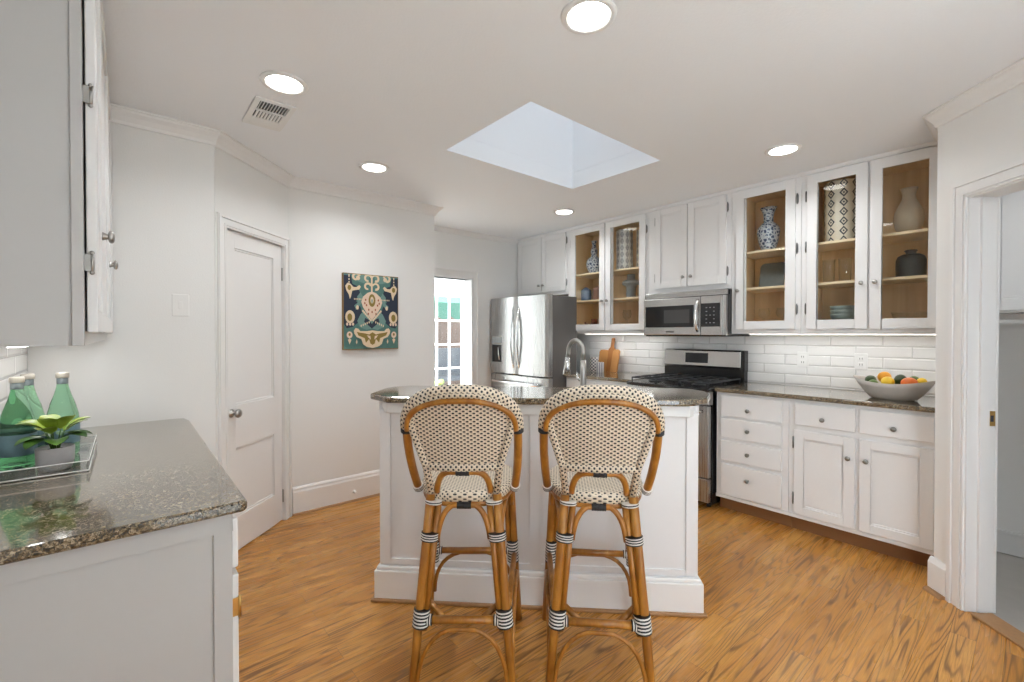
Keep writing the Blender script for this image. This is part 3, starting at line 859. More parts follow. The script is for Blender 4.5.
# ------------------------------------------------------------------ range
t = thing('gas_range', 'stainless steel and black gas range with raised backguard', 'range', (3.6, 1.945, 0))
RY0, RY1 = 1.586, 2.304
b = MB(); b.box(3.33, 3.93, RY0 + .004, RY1 - .004, .03, .885); b.build('body', 'black', t, .003)
for yy in (RY0 + .05, RY1 - .05):
    for xx in (3.38, 3.88):
        MB().cyl((xx, yy, 0), (xx, yy, .035), .018, 12).build('foot', 'clear_foot', t)
b = MB(); b.box(3.285, 3.328, RY0 + .010, RY1 - .010, .235, .775); d = b.build('oven_door', 'steel', t, .006)
b = MB(); b.box(3.282, 3.286, RY0 + .12, RY1 - .12, .36, .66); b.build('window', 'black_glass', d)
b = MB(); b.tube([(3.285, RY0 + .06, .735), (3.245, RY0 + .06, .735), (3.240, RY0 + .09, .735), (3.240, RY1 - .09, .735), (3.245, RY1 - .06, .735), (3.285, RY1 - .06, .735)], .011, 12); b.build('handle', 'chrome', d)
b = MB(); b.box(3.285, 3.328, RY0 + .010, RY1 - .010, .05, .228); d = b.build('storage_drawer', 'steel', t, .006)
b = MB(); b.box(3.268, 3.286, RY0 + .10, RY1 - .10, .178, .200); b.build('handle', 'chrome', d, .004)
# control panel: a bowed front with knobs
b = MB(); n = 14
bow = lambda f: 3.272 - .042 * sin(pi * f) ** 1.2
poly = [(bow(i / n), RY0 + (RY1 - RY0) * i / n) for i in range(n + 1)] + [(3.335, RY1), (3.335, RY0)]
b.prism(poly[::-1], .785, .884); cp = b.build('control_panel', 'steel', t, .004)
for k in range(5):
    f = .12 + .19 * k; yk = RY0 + (RY1 - RY0) * f; xk = bow(f)
    MB().tube([(xk, yk, .835), (xk - .012, yk, .835), (xk - .013, yk, .835), (xk - .034, yk, .835)], [.024, .023, .017, .015], 16).build('control_knob', 'black', cp)
b = MB(); poly = [(bow(i / n) - .012, RY0 - .0 + (RY1 - RY0) * i / n) for i in range(n + 1)] + [(3.90, RY1), (3.90, RY0)]
b.prism(poly[::-1], .886, .912); b.build('cooktop', 'black', t, .006)
for (cx, cy) in ((3.44, 1.75), (3.44, 2.14), (3.72, 1.75), (3.72, 2.14), (3.58, 1.945)):
    MB().lathe([(.001, .912), (.055, .912), (.052, .920), (.036, .922), (.036, .930), (.030, .934), (.001, .934)], (cx, cy, 0), 20).build('burner', 'iron', t)
for (y0, y1) in ((1.61, 1.835), (1.845, 2.045), (2.055, 2.28)):
    b = MB(); z = .944; r = .006
    b.tube([(3.31, y0, z), (3.86, y0, z), (3.86, y1, z), (3.31, y1, z)], r, 8, closed=True)
    for xx in (3.44, 3.585, 3.72): b.tube([(xx, y0, z), (xx, y1, z)], r, 8)
    ym = (y0 + y1) / 2; b.tube([(3.31, ym, z), (3.86, ym, z)], r, 8)
    for xx in (3.31, 3.585, 3.86):
        for yy in (y0, y1): b.tube([(xx, yy, z), (xx, yy, .9115)], r, 8)
    b.build('grate', 'iron', t)
# backguard
b = MB(); b.box(3.872, 3.945, RY0 - .002, RY1 + .004, .90, 1.02); b.build('backguard_base', 'black', t, .004)
FBG = frame((0, 0, 0), (0, 1, 0))
b = MB(); pr = [(3.868, 1.022), (3.858, 1.034), (3.868, 1.168), (3.882, 1.178), (3.945, 1.178), (3.945, 1.022)]
v0 = [(x, RY0 + .022, z) for x, z in pr] + [(x, RY1, z) for x, z in pr]; k = len(pr)
b.add(v0, [tuple(range(k)), tuple(range(k, 2 * k))[::-1]] + [(i, (i + 1) % k, k + (i + 1) % k, k + i) for i in range(k)])
bgd = b.build('backguard', 'steel_h', t, .004)
b = MB(); b.box(3.876, 3.947, RY0 - .004, RY0 + .021, 1.0, 1.176); b.build('end_cap', 'black', t, .003)
b = MB(); v = [(3.859, y, 1.060) for y in (1.885, 2.092)] + [(3.8645, y, 1.148) for y in (2.092, 1.885)]
b.add([(x - .002, y, z) for x, y, z in v] + [(x + .006, y, z) for x, y, z in v], [(0, 1, 2, 3), (7, 6, 5, 4), (0, 4, 5, 1), (1, 5, 6, 2), (2, 6, 7, 3), (3, 7, 4, 0)])
disp = b.build('display', 'black_glass', bgd)

# ------------------------------------------------------------------ microwave
t = thing('microwave', 'stainless over-the-range microwave with a dark window and keypad', 'microwave', (3.7, 1.93, 1.30))
MX = 3.50; MY0, MY1, MZ0, MZ1 = 1.566, 2.292, 1.302, 1.668
b = MB(); b.box(MX + .03, BX - .012, MY0, MY1, MZ0 + .004, MZ1); b.build('body', 'black', t, .003)
b = MB(); b.box(MX + .02, MX + .06, MY0, MY1, MZ1 - .046, MZ1 - .002); vg = b.build('vent_grille', 'steel_h', t, .003)
b = MB()
for k in range(3): b.box(MX + .017, MX + .021, MY0 + .01, MY1 - .01, MZ1 - .040 + .013 * k, MZ1 - .034 + .013 * k)
b.build('slot', 'steel', vg)
yd = 1.772
b = MB(); b.box(MX, MX + .03, yd, MY1, MZ0 + .004, MZ1 - .05); d = b.build('door', 'steel_h', t, .006)
b = MB(); b.box(MX - .003, MX + .002, yd + .055, MY1 - .018, MZ0 + .070, MZ1 - .115); w = b.build('window', 'black_glass', d, .002)
b = MB(); b.box(MX - .0045, MX - .003, yd + .09, MY1 - .20, MZ0 + .105, MZ1 - .150); b.build('screen', 'grey_glass', d)
b = MB(); b.tube(bez((MX, yd + .022, MZ1 - .075), (MX - .075, yd + .022, (MZ0 + MZ1) / 2 - .03), (MX, yd + .022, MZ0 + .035), 14), [.011] + [.0135] * 13 + [.011], 12); b.build('handle', 'chrome', d)
b = MB(); b.box(MX, MX + .03, MY0 + .030, yd - .003, MZ0 + .004, MZ1 - .05); cpn = b.build('control_panel', 'steel_h', t, .004)
b = MB(); b.box(MX - .003, MX + .002, MY0 + .048, yd - .006, MZ0 + .072, MZ1 - .108); kp = b.build('keypad', 'black_glass', cpn)
for r in range(5):
    for c in range(3):
        if r in (0, 4) or c != 1 or r == 2:
            b = MB(); yc = 1.660 + .030 * c; zc = 1.405 + .030 * r; b.box(MX - .0042, MX - .003, yc - .006, yc + .006, zc - .003, zc + .003); b.build('key', 'grey_cer', kp)
b = MB(); b.box(MX - .001, MX + .03, MY0, MY0 + .028, MZ0 + .004, MZ1 - .05); b.build('side_trim', 'steel_h', t, .003)
b = MB(); b.box(MX - .0025, MX + .001, 2.00, 2.075, MZ0 + .025, MZ0 + .040); b.build('badge', 'dark_nickel', d, .001)
b = MB(); b.box(MX + .02, BX - .02, MY0 + .01, MY1 - .01, MZ0 - .006, MZ0 + .004); b.build('underside', 'black', t)

# ------------------------------------------------------------------ refrigerator
FX = 3.147; FY0, FY1, FH = 3.145, 4.070, 1.712
t = thing('refrigerator', 'stainless french-door refrigerator with an ice and water dispenser', 'refrigerator', (3.55, 3.6, 0))
b = MB(); b.box(FX + .075, 3.582, FY0 + .004, FY1 - .004, .02, FH - .01); b.build('body', 'fridge_side', t, .004)
def bowed(y0, y1, z0, z1, dep=.012):
    b = MB(); n = 12
    pts = []
    for i in range(n + 1):
        f = i / n; yy = y0 + (y1 - y0) * f
        e = min(f, 1 - f) * n
        x = FX - dep * sin(pi * (yy - FY0) / (FY1 - FY0)) + (.012 if i in (0, n) else 0) + .004
        pts.append((x, yy))
    poly = pts + [(FX + .072, y1), (FX + .072, y0)]
    b.prism(poly[::-1], z0, z1); return b
ym = 3.612
dl = bowed(ym + .003, FY1, .885, FH).build('door', 'steel', t, .004)
dr = bowed(FY0, ym - .003, .885, FH).build('door', 'steel', t, .004)
dz = bowed(FY0, FY1, .06, .872).build('freezer_drawer', 'steel', t, .004)
b = MB(); b.box(FX + .03, FX + .09, FY0 + .01, FY1 - .01, .0, .055); b.build('kick_plate', 'black', t)
for (yy, dd, par) in ((ym + .045, 1, dl), (ym - .045, -1, dr)):
    b = MB(); pts = bez((FX + .0, yy, 1.60), (FX - .085, yy + .012 * dd, 1.27), (FX + .0, yy, .955), 16)
    b.tube(pts, .013, 12); b.build('handle', 'chrome', par)
b = MB(); b.tube([(FX - .005, FY0 + .10, .80), (FX - .055, FY0 + .11, .80), (FX - .060, FY0 + .14, .80), (FX - .060, FY1 - .14, .80), (FX - .055, FY1 - .11, .80), (FX - .005, FY1 - .10, .80)], .0125, 12); b.build('handle', 'chrome', dz)
b = MB(); b.box(FX - .010, FX + .004, 3.832, 4.035, .985, 1.30); dp = b.build('dispenser', 'steel_h', dl, .004)
b = MB(); b.box(FX - .012, FX - .009, 3.852, 4.015, 1.005, 1.195); b.build('recess', 'black', dp)
b = MB(); b.box(FX - .013, FX - .009, 3.845, 4.022, 1.215, 1.285); b.build('touch_panel', 'grey_cer', dp)
b = MB(); b.tube([(FX - .016, 3.90, 1.17), (FX - .026, 3.885, 1.10), (FX - .018, 3.875, 1.03)], .008, 8); b.build('paddle', 'chrome', dp)

# ------------------------------------------------------------------ island
UI = radians(-45)
isl = thing('kitchen_island', 'pale grey kitchen island with tall white base moulding', 'island', (S2 * (-.05 + 2.4), S2 * (.05 + 2.4), 0), UI)
FI = Matrix.Rotation(UI, 4, 'Z')      # local (u, w, z)
W0 = 2.172
b = MB(FI)
U0, U1 = -.830, .706
b.box(U0, U1, W0 + .008, 2.48, 0, .984)
fs = .055   # face frame around recessed panels
for a0, a1 in ((U0, U0 + fs), (-.085, -.03), (U1 - fs, U1)): b.box(a0, a1, W0, W0 + .008, .18, .95)
b.box(U0 + fs, -.085, W0, W0 + .008, .18, .205); b.box(-.03, U1 - fs, W0, W0 + .008, .18, .205)
b.build('body', 'grey_cab', isl, .002)
b = MB(FI)
b.prism([(U0 + .045, W0 - .022), (U1 - .045, W0 - .022), (U1 + .014, W0 + .035), (U1 + .03, W0 + .10), (U1 + .03, 2.47), (U0 - .03, 2.47), (U0 - .03, W0 + .10), (U0 - .014, W0 + .035)], .930, .984)
b.build('top_trim', 'cab', isl, .004)
b = MB(FI)
b.prism([(U0 - .022, W0 - .020), (U1 + .022, W0 - .020), (U1 + .022, 2.47), (U0 - .022, 2.47)], 0.0, .150)
b.prism([(U0 - .012, W0 - .012), (U1 + .012, W0 - .012), (U1 + .012, 2.47), (U0 - .012, 2.47)], .150, .168)
b.build('base_moulding', 'trim', isl, .004)
b = MB(FI)
b.prism([(U0 - .036, W0 - .034), (U1 + .036, W0 - .034), (U1 + .036, 2.47), (U0 - .036, 2.47)], 0.0, .016)
b.build('shoe_moulding', 'shoe', isl, .005)
b = MB(FI); b.box(U0, U1, 2.481, 3.02, .10, .886); b.box(U0, U1, 2.481, 2.97, 0, .10); b.build('sink_cabinet', 'cab', isl, .002)
poly = [(-.775, 2.113), (.600, 2.113), (.675, 2.130), (.755, 2.195), (.815, 2.33), (.832, 2.44), (.79, 2.545), (.69, 2.585), (-.80, 2.585), (-.885, 2.52), (-.905, 2.44), (-.898, 2.225)]
b = MB(FI); b.prism(poly, .985, 1.016)
o = b.build('bar_worktop', 'granite', bevel=.009, seg=3)
tag(origin(o, (S2 * (-.05 + 2.35), S2 * (.05 + 2.35), .985)), 'speckled granite bar top with clipped corners on the island', 'worktop')
b = MB(FI)
b.prism([(-.80, 2.60), (.72, 2.60), (.72, 3.05), (-.80, 3.05)], .887, .917)
o = b.build('worktop', 'granite', bevel=.008)
tag(origin(o, (S2 * 2.8, S2 * 2.8, .887)), 'lower granite worktop hidden behind the island bar, holding the faucet', 'worktop')
# faucet
fp = Vector((2.135, 1.825, .917)); 
t = thing('kitchen_faucet', 'tall curved nickel gooseneck faucet behind the island bar', 'faucet', fp)
sd = Vector((.02, 1, 0)).normalized() 
b = MB(); b.lathe([(.001, 0), (.030, 0), (.030, .006), (.023, .02), (.0205, .05), (.0195, .15), (.019, .24), (.001, .24)], fp, 20); b.build('body', 'nickel', t)
R_ = .062; zc = fp.z + .285
pts = [fp + Vector((0, 0, .235))] + [fp + sd * (R_ - R_ * cos(a)) + Vector((0, 0, .285 + .075 * sin(a))) for a in [pi * i / 14 for i in range(15)]] + [fp + sd * (2 * R_ + .006) + Vector((0, 0, .25))]
b = MB(); b.tube(pts, .014, 14); b.build('spout', 'nickel', t)
e = pts[-1]
b = MB(); b.tube([e + Vector((0, 0, .002)), e + sd * .004 - Vector((0, 0, .05)), e + sd * .008 - Vector((0, 0, .10)), e + sd * .008 - Vector((0, 0, .105))], [.016, .019, .025, .022], 16); b.build('spray_head', 'chrome', t)
b = MB(); b.tube([fp + sd * .018 + Vector((0, 0, .11)), fp + sd * .045 + Vector((0, 0, .125)), fp + sd * .05 + Vector((0, 0, .16))], [.009, .008, .006], 10); b.build('lever', 'chrome', t)

# ------------------------------------------------------------------ bar stools
def binding(p0, p1, r, n):
    """cord wound round a pole: alternating black and white rings"""
    p0, p1 = Vector(p0), Vector(p1); b = MB()
    for k in range(n):
        a = p0.lerp(p1, k / n); c = p0.lerp(p1, (k + .5) / n); e = p0.lerp(p1, (k + 1) / n)
        b.tube([a, a.lerp(e, .15), c, a.lerp(e, .85), e], [r * .97, r * 1.05, r * 1.09, r * 1.05, r * .97], 14, mi=k % 2)
    return b
def lerp(a, b, f): return Vector(a).lerp(Vector(b), f)
def at_z(a, b, z):
    a, b = Vector(a), Vector(b); return a.lerp(b, (z - a.z) / (b.z - a.z))
def yb(z, x=0):   # leaning back surface
    return -.205 - .36 * (z - .74) + .9 * x * x
def make_stool(label):
    t = thing('bar_stool', label, 'stool', (0, 0, 0), 0, 'rattan bar stools at the island')
    # seat
    def outline(k, s=1.0):
        a = 2 * pi * k / 40
        e = .62
        cx, sy_ = cos(a), sin(a)
        x = (abs(cx) ** e) * (1 if cx > 0 else -1) * .186
        y = (abs(sy_) ** e) * (1 if sy_ > 0 else -1) * .195
        x *= 1 - .16 * max(0, -y / .195)
        return (x * s, y * s)
    b = MB(); ring = [outline(k) for k in range(40)]
    rows = [(.97, .700), (1.0, .708), (1.02, .722), (1.0, .736), (.94, .743), (.6, .741), (.02, .738)]
    vs = []; 
    for s, z in rows: vs += [(x * s, y * s, z) for x, y in ring]
    fs = []; uvs = []
    for i in range(len(rows) - 1):
        for j in range(40):
            q = (i * 40 + j, i * 40 + (j + 1) % 40, (i + 1) * 40 + (j + 1) % 40, (i + 1) * 40 + j)
            fs.append(q)
            if i < 3: uvs.append(((j * .03, rows[i][1]), (j * .03 + .03, rows[i][1]), (j * .03 + .03, rows[i + 1][1]), (j * .03, rows[i + 1][1])))
            else: uvs.append(tuple((vs[m_][0], vs[m_][1]) for m_ in q))
    b.add(vs, fs, 0, True, uvs); b.add(vs[:40], [tuple(range(40))[::-1]]); b.build('seat', 'weave_seat', t)
    b = MB(); b.tube([(x * .93, y * .93, .694) for x, y in ring], .013, 10, closed=True); b.build('seat_frame', 'rattan', t)
    # legs
    RLt = {s: (s * .121, -.196, .735) for s in (-1, 1)}; RLb = {s: (s * .182, -.262, 0) for s in (-1, 1)}
    FLt = {s: (s * .168, .165, .70) for s in (-1, 1)}; FLb = {s: (s * .205, .235, 0) for s in (-1, 1)}
    rl = .0165
    def bow_leg(tp, bt, out=.004):
        tp, bt = Vector(tp), Vector(bt)
        return [tp.lerp(bt, f) for f in (0, .25, .5, .75, 1)]
    for s in (-1, 1):
        b = MB(); b.tube(bow_leg(RLt[s], RLb[s]), [rl, rl, rl * 1.03, rl, rl * .98], 14)
        in0 = Vector(RLt[s]) + Vector((-s * .028, .004, -.03)); in1 = at_z(RLt[s], RLb[s], .26) + Vector((-s * .022, .004, 0))
        lg = b.build('leg', 'rattan', t)
        b = MB(); b.tube([in0, lerp(in0, in1, .5), in1], .0125, 12); b.build('twin_pole', 'rattan', lg)
        def ctr(z, k=.42): return at_z(RLt[s], RLb[s], z) + Vector((-s * .022 * k, .002, 0))
        binding(ctr(.600, .5), ctr(.570, .5), .030, 7).build('binding', ['cord', 'cordw'], lg)
        binding(ctr(.335, .35), ctr(.272, .35), .0275, 11).build('binding', ['cord', 'cordw'], lg)
        binding(ctr(.712, .6), ctr(.700, .6), .0285, 3).build('binding', ['cordw', 'cord'], lg)
        b = MB(); b.tube(bow_leg(FLt[s], FLb[s]), rl, 14); lg = b.build('leg', 'rattan', t)
        fi0 = Vector(FLt[s]) + Vector((-s * .024, 0, -.02)); fi1 = at_z(FLt[s], FLb[s], .33) + Vector((-s * .024, 0, 0))
        b = MB(); b.tube([fi0, fi1], .011, 12); b.build('twin_pole', 'rattan', lg)
        fc = lambda z: at_z(FLt[s], FLb[s], z) + Vector((-s * .008, 0, 0))
        binding(fc(.385), fc(.285), .024, 15).build('binding', ['cord', 'cordw'], lg)
        binding(fc(.690), fc(.678), .026, 3).build('binding', ['cordw', 'cord'], lg)
    # stretchers
    R = {s: at_z(RLt[s], RLb[s], .295) for s in (-1, 1)}; Fz = {s: at_z(FLt[s], FLb[s], .335) for s in (-1, 1)}
    rb = MB().tube([R[-1], R[1]], .0145, 12).build('stretcher', 'rattan', t)
    for s in (-1, 1):
        binding(R[s] + Vector((-s * .026, 0, 0)), R[s] + Vector((-s * .048, 0, 0)), .0175, 5).build('binding', ['cord', 'cordw'], rb)
    fb = MB().tube([Fz[-1], Fz[1]], .0135, 12).build('stretcher', 'rattan', t)
    for s in (-1, 1):
        binding(Fz[s] + Vector((-s * .026, 0, 0)), Fz[s] + Vector((-s * .046, 0, 0)), .0165, 5).build('binding', ['cord', 'cordw'], fb)
        MB().tube([R[s] + Vector((0, 0, .012)), Fz[s] - Vector((0, 0, .01))], .0125, 12).build('stretcher', 'rattan', t)
        m0 = lerp(R[s], Fz[s], .28) + Vector((0, 0, .010)); m1 = R[s].lerp(R[-s], .27) + Vector((0, .010, .002))
        MB().tube([m0, m1], .0115, 10).build('corner_brace', 'rattan', t)
    def archb(p, q, a, z_drop, r=.009, name='arch_brace'):
        """arched brace below a bar: rises from leg p, runs under the bar, drops to leg q"""
        p, q = Vector(p), Vector(q); m0, m1 = p.lerp(q, a), p.lerp(q, 1 - a)
        up = Vector((0, 0, z_drop))
        pts = bez(p, p + up * .85, m0 + up, 7) + bez(m1 + up, q + up * .85, q, 7)
        MB().tube(pts, r, 10).build(name, 'rattan', t)
    archb(at_z(RLt[-1], RLb[-1], .03) + Vector((.018, 0, 0)), at_z(RLt[1], RLb[1], .03) + Vector((-.018, 0, 0)), .36, .245, .008)
    archb(at_z(FLt[-1], FLb[-1], .14) + Vector((.02, -.004, 0)), at_z(FLt[1], FLb[1], .14) + Vector((-.02, -.004, 0)), .33, .178, .0085)
    for s in (-1, 1):
        archb(at_z(RLt[s], RLb[s], .05) + Vector((0, .02, 0)), at_z(FLt[s], FLb[s], .07) - Vector((0, .02, 0)), .30, .235, .008)
    # arches under and above the rear seat edge
    pl, pr_ = at_z(RLt[-1], RLb[-1], .575) + Vector((.038, .006, 0)), at_z(RLt[1], RLb[1], .575) + Vector((-.038, .006, 0))
    mtop = Vector((0, -.190, .690))
    pts = bez(pl, pl + Vector((.012, 0, .10)), mtop + Vector((-.04, 0, 0)), 8) + bez(mtop + Vector((.04, 0, 0)), pr_ + Vector((-.012, 0, .10)), pr_, 8)
    ab = MB().tube(pts, .0105, 10).build('seat_arch', 'rattan', t)
    binding(mtop + Vector((-.026, 0, 0)), mtop + Vector((.026, 0, 0)), .0125, 9).build('binding', ['cord', 'cord'], ab)
    for s in (-1, 1):
        a0 = at_z(RLt[s], RLb[s], .56) + Vector((0, .03, 0)); a1 = at_z(FLt[s], FLb[s], .56) - Vector((0, .02, 0)); md = Vector((s * .155, -.01, .682))
        pts = bez(a0, a0 + Vector((0, .01, .10)), md + Vector((0, -.05, 0)), 7) + bez(md + Vector((0, .05, 0)), a1 + Vector((0, -.01, .10)), a1, 7)
        MB().tube(pts, .0095, 10).build('seat_arch', 'rattan', t)
    # backrest: woven panel
    zt, zs, zbm = 1.118, .985, .845
    def hw(z):
        lin = .131 + (.176 - .131) * min(1, (z - zbm) / (1.0 - zbm))
        if z > zs: lin = min(lin, .180 * max(0, 1 - ((z - zs) / (zt - zs)) ** 2.3) ** .5)
        return lin
    b = MB(); NR, NC = 26, 22
    vs = []; fs = []; uvs = []
    for side in (0, 1):
        off = len(vs)
        for i in range(NR + 1):
            z = zbm + (zt - .002 - zbm) * (1 - (1 - i / NR) ** 1.5); h = hw(z)
            for j in range(NC + 1):
                x = -h + 2 * h * j / NC
                vs.append((x, yb(z, x) + (.004 if side else -.004), z))
        for i in range(NR):
            for j in range(NC):
                q = (off + i * (NC + 1) + j, off + i * (NC + 1) + j + 1, off + (i + 1) * (NC + 1) + j + 1, off + (i + 1) * (NC + 1) + j)
                fs.append(q); uvs.append(tuple((vs[m_][0], vs[m_][2]) for m_ in q))
    b.add(vs, fs, 0, True, uvs)
    bk = b.build('backrest', 'weave', t, weld=False)
    # woven rim of the panel (sides run down to the seat)
    def S(x, z, d=0): return Vector((x, yb(z, x) + d, z))
    zz = [zbm + (zs - zbm) * i / 6 for i in range(7)]
    side = [(hw(z), z) for z in zz]
    top_ = []
    for i in range(1, 24):
        a = pi * i / 24
        cx = cos(a); top_.append((.178 * (abs(cx) ** .80) * (1 if cx > 0 else -1), zs + (zt - zs) * (sin(a) ** .86)))
    path = [S(.119, .742, -.004)] + [S(x, z, -.004) for x, z in side] + [S(x, z, -.004) for x, z in top_] + [S(-x, z, -.004) for x, z in side[::-1]] + [S(-.119, .742, -.004)]
    MB().tube(path, .0135, 12).build('woven_rim', 'weave_edge', bk)
    MB().tube([S(.131 - .262 * i / 10, zbm, -.003) for i in range(11)], .0145, 12).build('woven_rim', 'weave_edge', bk)
    # outer hoop: woven top band, cane pole on its rear face, cane arms down to the seat
    def hoop(rx, z0, rz, d):
        out = []
        for i in range(0, 33):
            a = pi * i / 32; cx = cos(a)
            x = rx * (abs(cx) ** .82) * (1 if cx > 0 else -1); z = z0 + rz * (sin(a) ** .86)
            out.append(Vector((x, yb(z, x) + d, z)))
        return out
    hp = hoop(.196, .992, .138, .008)
    MB().tube(hp, .0215, 14).build('woven_band', 'weave_edge', bk)
    hp2 = hoop(.189, .984, .112, -.014)
    bf = MB().tube(hp2, .0105, 12).build('back_hoop', 'rattan', t)
    for s in (-1, 1):
        a0 = hp[0] if s > 0 else hp[-1]
        a1 = Vector((s * .186, -.085, .715))
        am = MB().tube(bez(a0, Vector((s * .203, -.20, .86)), a1, 10), .0155, 12).build('arm', 'rattan', t)
        d = (Vector((s * .203, -.20, .86)) - a0).normalized()
        binding(a0 - d * .008, a0 + d * .020, .0195, 6).build('binding', ['cord', 'cord'], am)
        d2 = (a1 - Vector((s * .203, -.20, .86))).normalized()
        binding(a1 - d2 * .028, a1 - d2 * .006, .0185, 6).build('binding', ['cordw', 'cord'], am)
    # brown arch in the gap below the panel
    c0, c1 = S(-.098, .742, .0), S(.098, .742, .0); m = S(0, .828, -.002)
    pts = bez(c0, c0 + Vector((.005, -.02, .085)), m + Vector((-.035, 0, 0)), 8) + bez(m + Vector((.035, 0, 0)), c1 + Vector((-.005, -.02, .085)), c1, 8)
    ga = MB().tube(pts, .0115, 12).build('back_arch', 'rattan', t)
    binding(m + Vector((-.024, 0, 0)), m + Vector((.024, 0, 0)), .0140, 9).build('binding', ['cord', 'cord'], ga)
    return t
s1 = make_stool('left bar stool, tan rattan with a black-dotted woven back, at the island')
s1.location = (1.061, 1.513, 0); s1.rotation_euler = (0, 0, radians(-40.5))
dup(s1, (1.436, 1.166, 0), radians(-46.5), 'right bar stool, tan rattan, nearer the range, at the island')

# ------------------------------------------------------------------ left-hand counter run
t = thing('base_cabinet', 'white base cabinet run under the left granite counter, end panel darkened for shade', 'cabinet', (-.06, 2.2, 0))
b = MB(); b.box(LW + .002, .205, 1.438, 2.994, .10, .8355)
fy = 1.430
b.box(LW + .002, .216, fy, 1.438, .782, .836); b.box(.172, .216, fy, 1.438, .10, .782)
b.build('body', 'left_cab_shaded', t, .002)  # darker colour holds the shade of the end panel
b = MB(); b.box(.205, .2165, 1.438, 2.994, .10, .836); b.build('face_frame', 'cab', t, .002)
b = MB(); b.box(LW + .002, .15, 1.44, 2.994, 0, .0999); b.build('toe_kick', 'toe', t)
yy = [1.462, 1.97, 2.48, 2.975]
for i in range(3):
    y0, y1 = yy[i] + .006, yy[i + 1] - .006
    b = MB(); b.box(.218, .236, y0, y1, .660, .800); d = b.build('drawer', 'cab', t, .004)
    knob_mb((.236, (y0 + y1) / 2, .73), (1, 0, 0)).build('knob', 'nickel', d)
    b = MB(); FLd = frame((.236, 0, 0), (0, 1, 0))
    fr = .055; x0, x1 = .218, .236
    b.box(x0, x1, y0, y0 + fr, .13, .64); b.box(x0, x1, y1 - fr, y1, .13, .64); b.box(x0, x1, y0 + fr, y1 - fr, .13, .13 + fr); b.box(x0, x1, y0 + fr, y1 - fr, .64 - fr, .64); b.box(x0, .229, y0 + fr, y1 - fr, .13 + fr, .64 - fr)
    d = b.build('door', 'cab', t, .003)
    knob_mb((.236, y1 - .03, .58), (1, 0, 0)).build('knob', 'nickel', d)
    for z in (.55, .20):
        b = MB(); b.box(.2165, .236, y0 - .005, y0 - .0005, z - .025, z + .025); b.cyl((.238, y0 - .004, z - .03), (.238, y0 - .004, z + .03), .004, 8); b.build('hinge', 'brass', d)
b = MB(); b.prism([(LW + .011, 1.396), (.236, 1.396), (.249, 1.408), (.249, 2.90), (.235, 2.985), (.19, 2.998), (LW + .011, 2.998)], .836, .866)
tag(origin(b.build('worktop', 'granite', bevel=.011, seg=3), (-.06, 2.2, .836)), 'speckled granite counter at left holding green bottles and a plant', 'worktop')
# left upper cabinets
t = thing('wall_cabinet', 'white wall cabinet run over the left granite counter, end panel darkened for shade', 'cabinet', (-.2, 2.2, 1.29))
b = MB(); b.box(LW + .002, -.098, 1.478, 2.994, 1.291, UZ1); b.box(LW + .002, -.076, 1.470, 1.478, 1.291, UZ1, 0); b.build('body', 'left_cab_shaded', t)  # end panel shade is in this darker colour
b = MB(); b.box(-.0975, -.076, 1.462, 1.4699, 1.291, UZ1); b.build('end_stile', 'left_cab_shaded', t, .002)
b = MB(); b.box(-.098, -.0765, 1.478, 2.994, 1.291, 1.325); b.box(-.098, -.0765, 1.478, 2.994, 2.40, UZ1)
for yk in (1.478, 1.778, 2.478, 2.96): b.box(-.098, -.0765, yk, yk + .034, 1.325, 2.40)
b.build('face_frame', 'cab', t, .002)
edges = [(1.486, 1.790), (1.800, 2.490), (2.500, 2.975)]
for i, (y0, y1) in enumerate(edges):
    b = MB(); x0, x1 = -.072, -.052; z0, z1 = 1.322, 2.405; fr = .058
    b.box(x0, x1, y0, y0 + fr, z0, z1); b.box(x0, x1, y1 - fr, y1, z0, z1); b.box(x0, x1, y0 + fr, y1 - fr, z0, z0 + fr); b.box(x0, x1, y0 + fr, y1 - fr, z1 - fr, z1); b.box(x0, -.061, y0 + fr, y1 - fr, z0 + fr, z1 - fr)
    d = b.build('door', 'cab', t, .003)
    ky, kz = y1 - .035, 1.60
    if i != 2: knob_mb((-.052, ky, kz), (1, 0, 0), .019).build('knob', 'nickel', d)
    hy = y0 - .004 if i != 2 else y1 + .004
    for hz in (1.49, 1.89, 2.30):
        b = MB(); b.box(-.0765, -.062, hy - .003, hy + .001, hz - .020, hz + .020)
        b.cyl((-.062, hy, hz - .022), (-.062, hy, hz + .022), .004, 10); b.ball((-.062, hy, hz + .024), .005, 8); b.ball((-.062, hy, hz - .024), .005, 8); b.build('hinge', 'nickel', d)
strip('slim white light strip under the left wall cabinets', -.21, 1.62, 2.9, 1.291, STRIP_W * 1.0)

# ------------------------------------------------------------------ pantry door (structure)
def panel_door(b, a0, a1, z0, z1, c0, c1, panels, rec=.010):
    """slab with recessed panels: boxes for stiles and rails, thinner boxes for panels"""
    pa0, pa1 = panels[0][0], panels[0][1]
    b.box(a0, pa0, z0, z1, c0, c1); b.box(pa1, a1, z0, z1, c0, c1)
    zs = [z0] + [v for p in sorted(panels, key=lambda q: q[2]) for v in (p[2], p[3])] + [z1]
    for i in range(0, len(zs), 2): b.box(pa0, pa1, zs[i], zs[i + 1], c0, c1)
    for p in panels:
        b.box(p[0], p[1], p[2], p[3], c0, c1 - rec)
        g = .012
        for (q0, q1, r0, r1) in ((p[0], p[0] + g, p[2], p[3]), (p[1] - g, p[1], p[2], p[3]), (p[0] + g, p[1] - g, p[2], p[2] + g), (p[0] + g, p[1] - g, p[3] - g, p[3])):
            b.box(q0, q1, r0, r1, c0, c1 - rec * .55)
b = MB(FP); panel_door(b, .085, .646, .008, 1.927, -.045, -.010, [(.170, .555, .215, .630), (.170, .555, .890, 1.830)])
